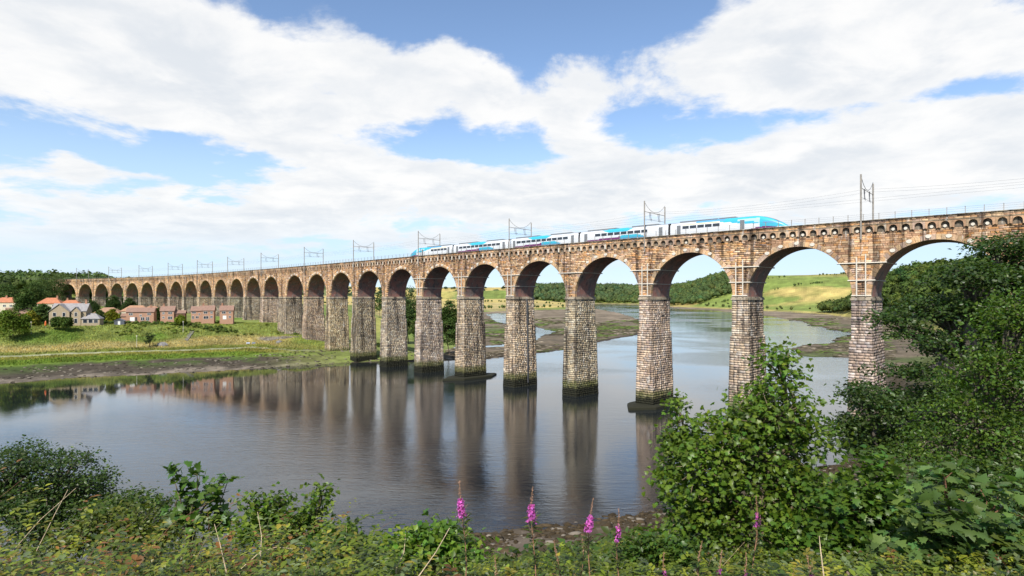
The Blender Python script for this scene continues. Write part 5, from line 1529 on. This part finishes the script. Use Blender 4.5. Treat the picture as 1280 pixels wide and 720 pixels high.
# left side
D = 27.0
grow('left_tree', 'dark rounded tree on the slope at the left edge above the water', nb(55, D),
     [lobe(30, 580, 42, 26, D), lobe(78, 590, 44, 26, D), lobe(112, 608, 32, 22, D), lobe(5, 600, 46, 36, D), lobe(60, 622, 66, 28, D), lobe(105, 632, 38, 20, D), lobe(0, 640, 60, 40, D), lobe(60, 660, 80, 40, D)],
     620, 30, .30, .15, (.052, .090, .018), .26, 209, 'leaf', None, 'tree', .5, .42, (.10, .08, .06), True, 0, .3, 1.3, low=-.3)
D = 24.0
grow('slope_bush', 'dark bush right of the left edge tree, reaching to the slim shoot', nb(170, D),
     [lobe(165, 632, 34, 20, D), lobe(195, 640, 24, 22, D), lobe(140, 650, 40, 24, D), lobe(190, 670, 60, 28, D)],
     220, 26, .24, .15, (.065, .105, .018), .14, 210, 'leaf', None, 'bush', .45, .45, limb=True, twigs=.25)
D = 9.5
grow('lime_shoot', 'upright shoot with round leaves standing over the water at the left', nb(250, D),
     [lobe(215, 592, 8, 8, D), lobe(228, 604, 12, 10, D), lobe(250, 595, 10, 8, D), lobe(238, 620, 14, 12, D), lobe(276, 602, 14, 8, D), lobe(262, 622, 14, 12, D), lobe(285, 600, 8, 6, D), lobe(232, 645, 22, 16, D), lobe(262, 652, 26, 18, D), lobe(284, 655, 14, 10, D)],
     64, 6, .07, .125, (.075, .145, .020), .03, 211, 'syc', None, 'shrub', .2, .7, (.12, .10, .06), True, 90, .6, 1.2, trunk_to=at(244, 620, D), spread=.25)
for k, (px, D, L, c, lab) in enumerate([
    (340, 9.0, [(318, 628, 10, 8), (330, 645, 20, 16), (345, 630, 16, 10), (322, 668, 30, 22), (352, 665, 24, 20)], (.075, .120, .016), 'leafy shrub right of the upright shoot with pale dead twigs'),
    (390, 8.5, [(402, 615, 8, 10), (394, 640, 10, 12), (375, 655, 16, 14), (400, 668, 16, 14), (385, 690, 30, 18)], (.085, .130, .018), 'thin arching shrub with a single tall spray over the water'),
    (440, 8.0, [(428, 668, 14, 10), (420, 690, 26, 18), (445, 690, 20, 12)], (.080, .130, .016), 'small green shrub left of the first tall pink flower'),
    (545, 7.0, [(550, 668, 16, 10), (535, 685, 30, 14), (505, 690, 30, 12), (570, 690, 30, 14)], (.080, .140, .016), 'green shrub with pale twigs at the foot of the first pink flower'),
    (150, 9.5, [(120, 655, 30, 18), (160, 660, 36, 22), (200, 670, 30, 20), (90, 680, 40, 22)], (.085, .105, .016), 'olive green shrub in front of the dark bush at the left'),
    (820, 9.0, [(812, 690, 24, 14), (850, 694, 30, 16), (790, 700, 26, 12)], (.060, .110, .016), 'low green shrub at the foot of the sycamore shoot')]):
    grow('shrub', lab, nb(px, D), [lobe(*q, D) for q in L], 150, 13, .10, .085, tuple(np.array(c)*1.3), .028, 220+k, 'leaf', 'foreground shrubs', 'shrub', .25, .7, (.16, .12, .07), True, 0, .5, 1.0, spread=.35)

# brambles and nettles: a tangle that covers the lip of the bank
def make_brambles():
    rng = np.random.default_rng(300)
    pal_ = np.array([[.085, .120, .018], [.125, .165, .020], [.045, .075, .016], [.175, .195, .022], [.210, .185, .030], [.165, .080, .028], [.115, .150, .065]])
    def kinds(pxv, zone, n):
        pr = np.stack([np.full(n, .24), np.interp(pxv, [0, 420, 500, 800], [.16, .3, .55, .35]), np.full(n, .2), .05+.2*(zone > .5), np.where(pxv < 420, .13, .05), np.where(pxv < 380, .12, .015), np.full(n, .1)], 1)
        pr /= pr.sum(1)[:, None]; return (rng.random(n)[:, None] > np.cumsum(pr, 1)).sum(1).clip(0, 6)
    def hfac(pxv, y): return np.interp(pxv, [-200, 0, 130, 300, 430, 520, 620, 800, 880, 1000, 1300], [2.1, 2.1, 2.1, 1.95, 1.4, .95, .45, .42, .50, .50, .42])*np.interp(y, [3, 5, 9, 15], [.65, 1.0, 1.15, 1.3])
    # low dark layer
    n = 85000
    y = 3.0+rng.random(n)**1.2*12.0; x = rng.uniform(-1.05, 1.05, n)*(y*.95+1.5); pxv = 640+x/y*FPX
    g = near_land(x, y)[0]; z = g+(.22+.55*vnoise(x/1.1, y/1.1, 41, 3))*hfac(pxv, y)*rng.uniform(.3, 1, n)
    col = pal_[kinds(pxv, vnoise(x/1.7+9, y/1.7, 42, 3), n)]*rng.uniform(.6, 1.1, (n, 1))
    nr = np.stack([rng.normal(0, .6, n), rng.normal(-.2, .6, n), np.full(n, .8)], 1)
    LV = np.array([(0, 0, 0), (.26, .28, .07), (.30, .55, .05), (0, 1.0, -.10), (-.30, .55, .05), (-.26, .28, .07), (0, .45, -.02)]); LF = np.array([(0, 1, 6), (1, 2, 6), (2, 3, 6), (3, 4, 6), (4, 5, 6), (5, 0, 6)])
    Vs, Fs, Cs, off = [], [], [], 0
    def push(V, F, C):
        nonlocal off
        Vs.append(V); Fs.append(F+off); Cs.append(C); off += len(V)
    push(*scatter(LEAF_V*np.array([1.2, 1, 1]), LEAF_F, np.stack([x, y, z], 1), frames(nr, rng), rng.uniform(.03, .06, n)*(.7+y*.05), col))
    # arching shoots with leaves along them, tones kept together by patch
    ns = 6400; nl = 18
    y = 3.1+rng.random(ns)**1.25*11.5; x = np.where(rng.random(ns) < .42, rng.uniform(-1.02, -.15, ns), rng.uniform(-1.02, 1.02, ns))*(y*.92+1.2); pxv = 640+x/y*FPX
    g = near_land(x, y)[0]; patch = vnoise(x/1.4, y/1.4, 41, 4)
    H = (.18+1.25*np.clip(patch-.18, 0, 1))*hfac(pxv, y)*rng.uniform(.6, 1.08, ns)
    a = rng.uniform(0, 2*math.pi, ns); run = H*rng.uniform(.1, .8, ns)
    kd = kinds(pxv, vnoise(x/1.7+9, y/1.7, 42, 3), ns); tone = rng.uniform(.8, 1.75, ns)
    q = np.linspace(.25, 1.0, nl)[None]+rng.uniform(-.03, .03, (ns, nl))
    px_ = x[:, None]+np.cos(a)[:, None]*run[:, None]*q**1.6; py_ = y[:, None]+np.sin(a)[:, None]*run[:, None]*q**1.6
    pz_ = g[:, None]+H[:, None]*(1-(1-q)**1.7)*np.where(rng.random((ns, 1)) < .3, 1-.25*q**3, 1)
    side = a[:, None]+np.where(np.arange(nl) % 2, 1.5, -1.5)[None]+rng.normal(0, .5, (ns, nl))
    out = np.stack([np.cos(side), np.sin(side), rng.normal(.15, .3, (ns, nl))], -1).reshape(-1, 3); out /= np.linalg.norm(out, axis=1)[:, None]
    sd = np.cross(out, np.array([0, 0, 1.0])); sd /= np.linalg.norm(sd, axis=1)[:, None]+1e-9
    Rm = np.stack([sd, out, np.cross(sd, out)], 2)
    pos = np.stack([px_, py_, pz_], -1).reshape(-1, 3)
    sz = (rng.uniform(.055, .125, ns)[:, None]*(1.15-.45*q)*(.75+.045*y[:, None])*rng.uniform(.7, 1.2, (ns, nl))).ravel()*np.repeat(np.where(kd == 3, .8, 1.0), nl)
    col = np.repeat(pal_[kd]*tone[:, None], nl, 0)*rng.uniform(.8, 1.2, (ns*nl, 1))
    young = (q.ravel() > .88) & (np.repeat(rng.random(ns), nl) < .5); col[young] *= np.array([1.35, 1.25, 1.0])
    push(*scatter(LV*np.array([1.0, 1, 1]), LF, pos, Rm, sz, col))
    o = link('bramble_cover', mk_mesh('bramble_cover', np.concatenate(Vs), np.concatenate(Fs), M['leaf'], np.concatenate(Cs))); o['kind'] = 'stuff'
    tag(o, 'tangle of brambles and nettles covering the near bank along the bottom edge', 'brambles')
    mb = MB(); qq = np.linspace(0, 1, 5)
    for j in range(0, ns, 7):
        P = np.stack([x[j]+math.cos(a[j])*run[j]*qq**1.6, y[j]+math.sin(a[j])*run[j]*qq**1.6, g[j]+H[j]*(1-(1-qq)**1.7)], 1)
        mb.tube(P, np.linspace(.005, .0015, 5), 3, [(.16, .08, .05), (.10, .12, .04), (.20, .15, .08)][j % 3], cap=False)
    # dry grass stalks standing above the leaves
    for j in range(8):
        yy = rng.uniform(3.5, 9); xx = rng.uniform(-.9, .75)*yy; gg = near_h(xx, yy); hh = rng.uniform(.5, 1.0)*float(hfac(640+xx/yy*FPX, yy))**.5; ln = rng.normal(0, .25, 2)*hh
        mb.tube(np.array([[xx, yy, gg], [xx+ln[0]*.4, yy+ln[1]*.4, gg+hh*.6], [xx+ln[0], yy+ln[1], gg+hh]]), [.003, .0025, .0015], 3, (.42, .33, .19), cap=False)
    o = mb.obj('bramble_stems', M['bark'], kind='stuff'); tag(o, 'thin reddish and straw coloured stems running through the bramble tangle', 'stems')
    # slope further down: coarse scrub
    n = 70000
    y = rng.uniform(13, 62, n); x = rng.uniform(-1.0, 1.0, n)*(y*1.0)
    sh = np.interp(x, SHX, SHY)-y; keep = sh > 15; x, y = x[keep], y[keep]; n = len(x)
    g = near_land(x, y)[0]; hh = vnoise(x/4, y/4, 44)*1.5*np.clip((np.interp(x, SHX, SHY)-y-14)/10, .15, 1)
    z = g+hh*rng.uniform(.2, 1, n)
    V, F, C = scatter(LEAF_V*1.2, LEAF_F, np.stack([x, y, z], 1), frames(np.stack([rng.normal(0, .6, n), rng.normal(0, .6, n), np.ones(n)], 1), rng), rng.uniform(.10, .24, n), leaf_cols(rng, n, (.075, .115, .02), .35))
    o = link('slope_undergrowth', mk_mesh('slope_undergrowth', V, F, M['leaf'], C)); o['kind'] = 'stuff'
    tag(o, 'rough green undergrowth on the slope down to the beach', 'undergrowth')
make_brambles()
# weed-covered stones on the beach
def make_beach():
    rng = np.random.default_rng(310)
    n = 9000
    x = rng.uniform(-60, 75, n); d = rng.uniform(-1.5, 11, n); y = np.interp(x, SHX, SHY)-d
    k = vnoise(x/3, y/3, 51) > .40; x, y, n = x[k], y[k], int(k.sum())
    g = near_land(x, y)[0]; r = rng.uniform(.07, .26, n)*np.where(rng.random(n) < .08, 2.0, 1)
    V, F, C = scatter(ICO1[0], ICO1[1], np.stack([x, y, g+r*.05], 1), frames(np.tile([0, 0, 1.0], (n, 1)), rng), np.stack([r*1.5, r, r*.55], 1), np.where(rng.random((n, 1)) < .88, np.array([[.050, .036, .020]]), np.array([[.14, .12, .095]]))*rng.uniform(.6, 1.4, (n, 1)))
    V = V+rng.normal(0, .035, V.shape)*np.repeat(np.clip(r*4, .3, 2), len(ICO1[0]))[:, None]
    o = link('beach_stones', mk_mesh('beach_stones', V, F, M['ground'], C)); o['kind'] = 'stuff'
    tag(o, 'dark seaweed covered stones along the near shore', 'stones')
    # shoreline stones under the left bank and on the mud beyond the piers
make_beach()

# rosebay willowherb
def willowherb(px, py_top, D, label, flower=1.0, seed=0, lean=0.0, py_fl=None):
    rng = np.random.default_rng(seed)
    top = at(px, py_top, D); x, y, g = nb(px-lean, D)
    base = np.array([x, y, g]); H = top[2]-g
    t = thing('willowherb', label, 'flower', tuple(base), 'pink willowherb spikes along the bottom edge')
    q = np.linspace(0, 1, 9); bend = (top-base)[None]*q[:, None]; P = base+bend+np.stack([.02*np.sin(q*7+seed), 0*q, 0*q], 1)
    mb = MB(); mb.tube(P, np.interp(q, [0, 1], [.008, .0022]), 5, (.30, .16, .09)); mb.obj('stem', M['bark'], t)
    def on(f): return np.stack([np.interp(f, q, P[:, j]) for j in range(3)], -1)
    # narrow leaves on the lower stem
    n = 110; f = rng.uniform(.10, .80, n); a = rng.uniform(0, 2*math.pi, n)
    nr = np.stack([np.cos(a)*.5, np.sin(a)*.5, np.ones(n)], 1)
    out = np.stack([np.cos(a), np.sin(a), rng.uniform(-.1, .5, n)], 1); out /= np.linalg.norm(out, axis=1)[:, None]
    side = np.cross(out, np.array([0, 0, 1.0])); side /= np.linalg.norm(side, axis=1)[:, None]
    Rm = np.stack([side, out, np.cross(side, out)], 2)
    V, F, C = scatter(LEAF_V*np.array([.42, 1, .6]), LEAF_F, on(f), Rm, rng.uniform(.06, .11, n), leaf_cols(rng, n, (.085, .125, .025), .3))
    link('leaves', mk_mesh('leaves', V, F, M['leaf'], C), t)
    # spent pods spreading below the flowers
    mb = MB(); Ls = H
    f0 = 1-.30/Ls*1.0; f1 = 1-.16/Ls
    for k in range(26):
        f = rng.uniform(max(f0-.22/Ls, .2), f0+.04/Ls); a = rng.uniform(0, 2*math.pi); s_ = on(np.array([f]))[0]
        e = s_+np.array([math.cos(a)*.05, math.sin(a)*.05, .055])*rng.uniform(.7, 1.2)
        mb.tube(np.array([s_, e]), [.0016, .001], 3, (.32, .15, .13) if rng.random() < .6 else (.36, .28, .16), cap=False)
    mb.obj('seed_pods', M['bark'], t)
    if flower > 0:
        n = int(260*flower); f = rng.uniform(f0, f1, n); a = rng.uniform(0, 2*math.pi, n); rr = rng.uniform(.008, .037, n)*np.interp(f, [f0, f1], [1.15, .45])
        pos = on(f)+np.stack([np.cos(a)*rr, np.sin(a)*rr, 0*rr], 1)
        nr = np.stack([np.cos(a), np.sin(a), rng.normal(.1, .5, n)], 1)+rng.normal(0, .4, (n, 3))
        V, F, C = scatter(LEAF_V*np.array([1.5, 1, 1]), LEAF_F, pos, frames(nr, rng), rng.uniform(.015, .027, n), leaf_cols(rng, n, (.58, .13, .50), .3, .05))
        link('flowers', mk_mesh('flowers', V, F, M['petal'], C), t)
    # buds at the tip
    n = 40; f = rng.uniform(f1-.02/Ls, 1.0, n); a = rng.uniform(0, 2*math.pi, n); rr = np.interp(f, [f1, 1], [.014, .002])
    pos = on(f)+np.stack([np.cos(a)*rr, np.sin(a)*rr, 0*rr], 1)
    V, F, C = scatter(LEAF_V*np.array([.6, 1, 1]), LEAF_F, pos, frames(np.stack([np.cos(a), np.sin(a), .4+0*a], 1), rng), np.full(n, .014), leaf_cols(rng, n, (.42, .24, .17), .25, .05))
    link('buds', mk_mesh('buds', V, F, M['petal'], C), t)
for k, (px, pt, D, fl, lab) in enumerate([
    (577, 601, 5.2, 1.0, 'tall pink willowherb spike left of the other flowers, over open water'),
    (667, 608, 5.2, 1.1, 'fullest pink willowherb spike, second from the left, before a pier reflection'),
    (740, 622, 5.4, .9, 'pink willowherb spike above the dark beach, right of the fullest one'),
    (771, 636, 5.8, .45, 'faint pink willowherb spike with few flowers left of the sycamore shoot'),
    (617, 695, 4.6, .8, 'low pink willowherb spike among the leaves at the bottom edge, left of centre'),
    (946, 619, 6.0, .18, 'mostly spent willowherb with bare pods before the young sycamore'),
    (1012, 694, 5.0, .5, 'low pink willowherb bloom at the bottom edge right of the young sycamore'),
    (832, 690, 5.0, .4, 'low pink willowherb tip at the bottom edge under the sycamore shoot'),
    (877, 676, 5.2, 0, 'dry pinkish willowherb stalk without flowers, left one below the young sycamore'),
    (899, 688, 5.0, .2, 'short dry willowherb stalk with a trace of pink below the young sycamore'),
    (930, 690, 5.1, .25, 'short willowherb stalk with pinkish pods right of the dry pair'),
    (728, 668, 5.6, 0, 'bare brown willowherb stalk at the edge of the dark beach'),
    (695, 676, 5.4, 0, 'bare thin stalk between the two tall pink spikes'),]):
    willowherb(px, pt, D, lab, fl, 400+k, lean=(k % 3-1)*6)
# dead pale stems
def dead_stem(pts, D, r, label, k):
    P = np.array([at(px, py, D+.1*j) for j, (px, py) in enumerate(pts)])
    P = np.concatenate([[[P[0][0], P[0][1], near_h(P[0][0], P[0][1])-.05]], P])
    o = MB().tube(P, np.linspace(r, r*.45, len(P)), 5, (.46, .36, .23)).obj('dead_stem', M['bark'])
    tag(o, label, 'stem', 'pale dead stems in the tangle')
for k, (pts, D, lab) in enumerate([([(520, 725), (545, 690), (562, 660)], 5.0, 'pale dead stem leaning right beside the first pink flower'),
    ([(495, 712), (505, 690), (507, 668)], 5.6, 'upright pale dead stem left of the first pink flower'),
    ([(283, 715), (275, 680), (268, 655)], 6.0, 'pale dead stem rising left of the leafy shrub'),
    ([(300, 712), (325, 690), (345, 684), (392, 688)], 6.0, 'pale arching dead stem bending right under the leafy shrub'),
    ([(325, 710), (327, 670), (322, 640)], 6.4, 'thin upright dead stem inside the leafy shrub'),
    ([(1030, 722), (1026, 690), (1024, 670)], 5.2, 'single pale bare stem in front of the sycamore thicket'),
    ([(40, 700), (70, 640), (85, 612)], 7.0, 'brown dead stem leaning right before the left edge tree'),
    ([(15, 690), (50, 650), (95, 610)], 7.2, 'long brown dead stem crossing the foot of the left edge tree')]):
    dead_stem(pts, D, .007, lab, k)
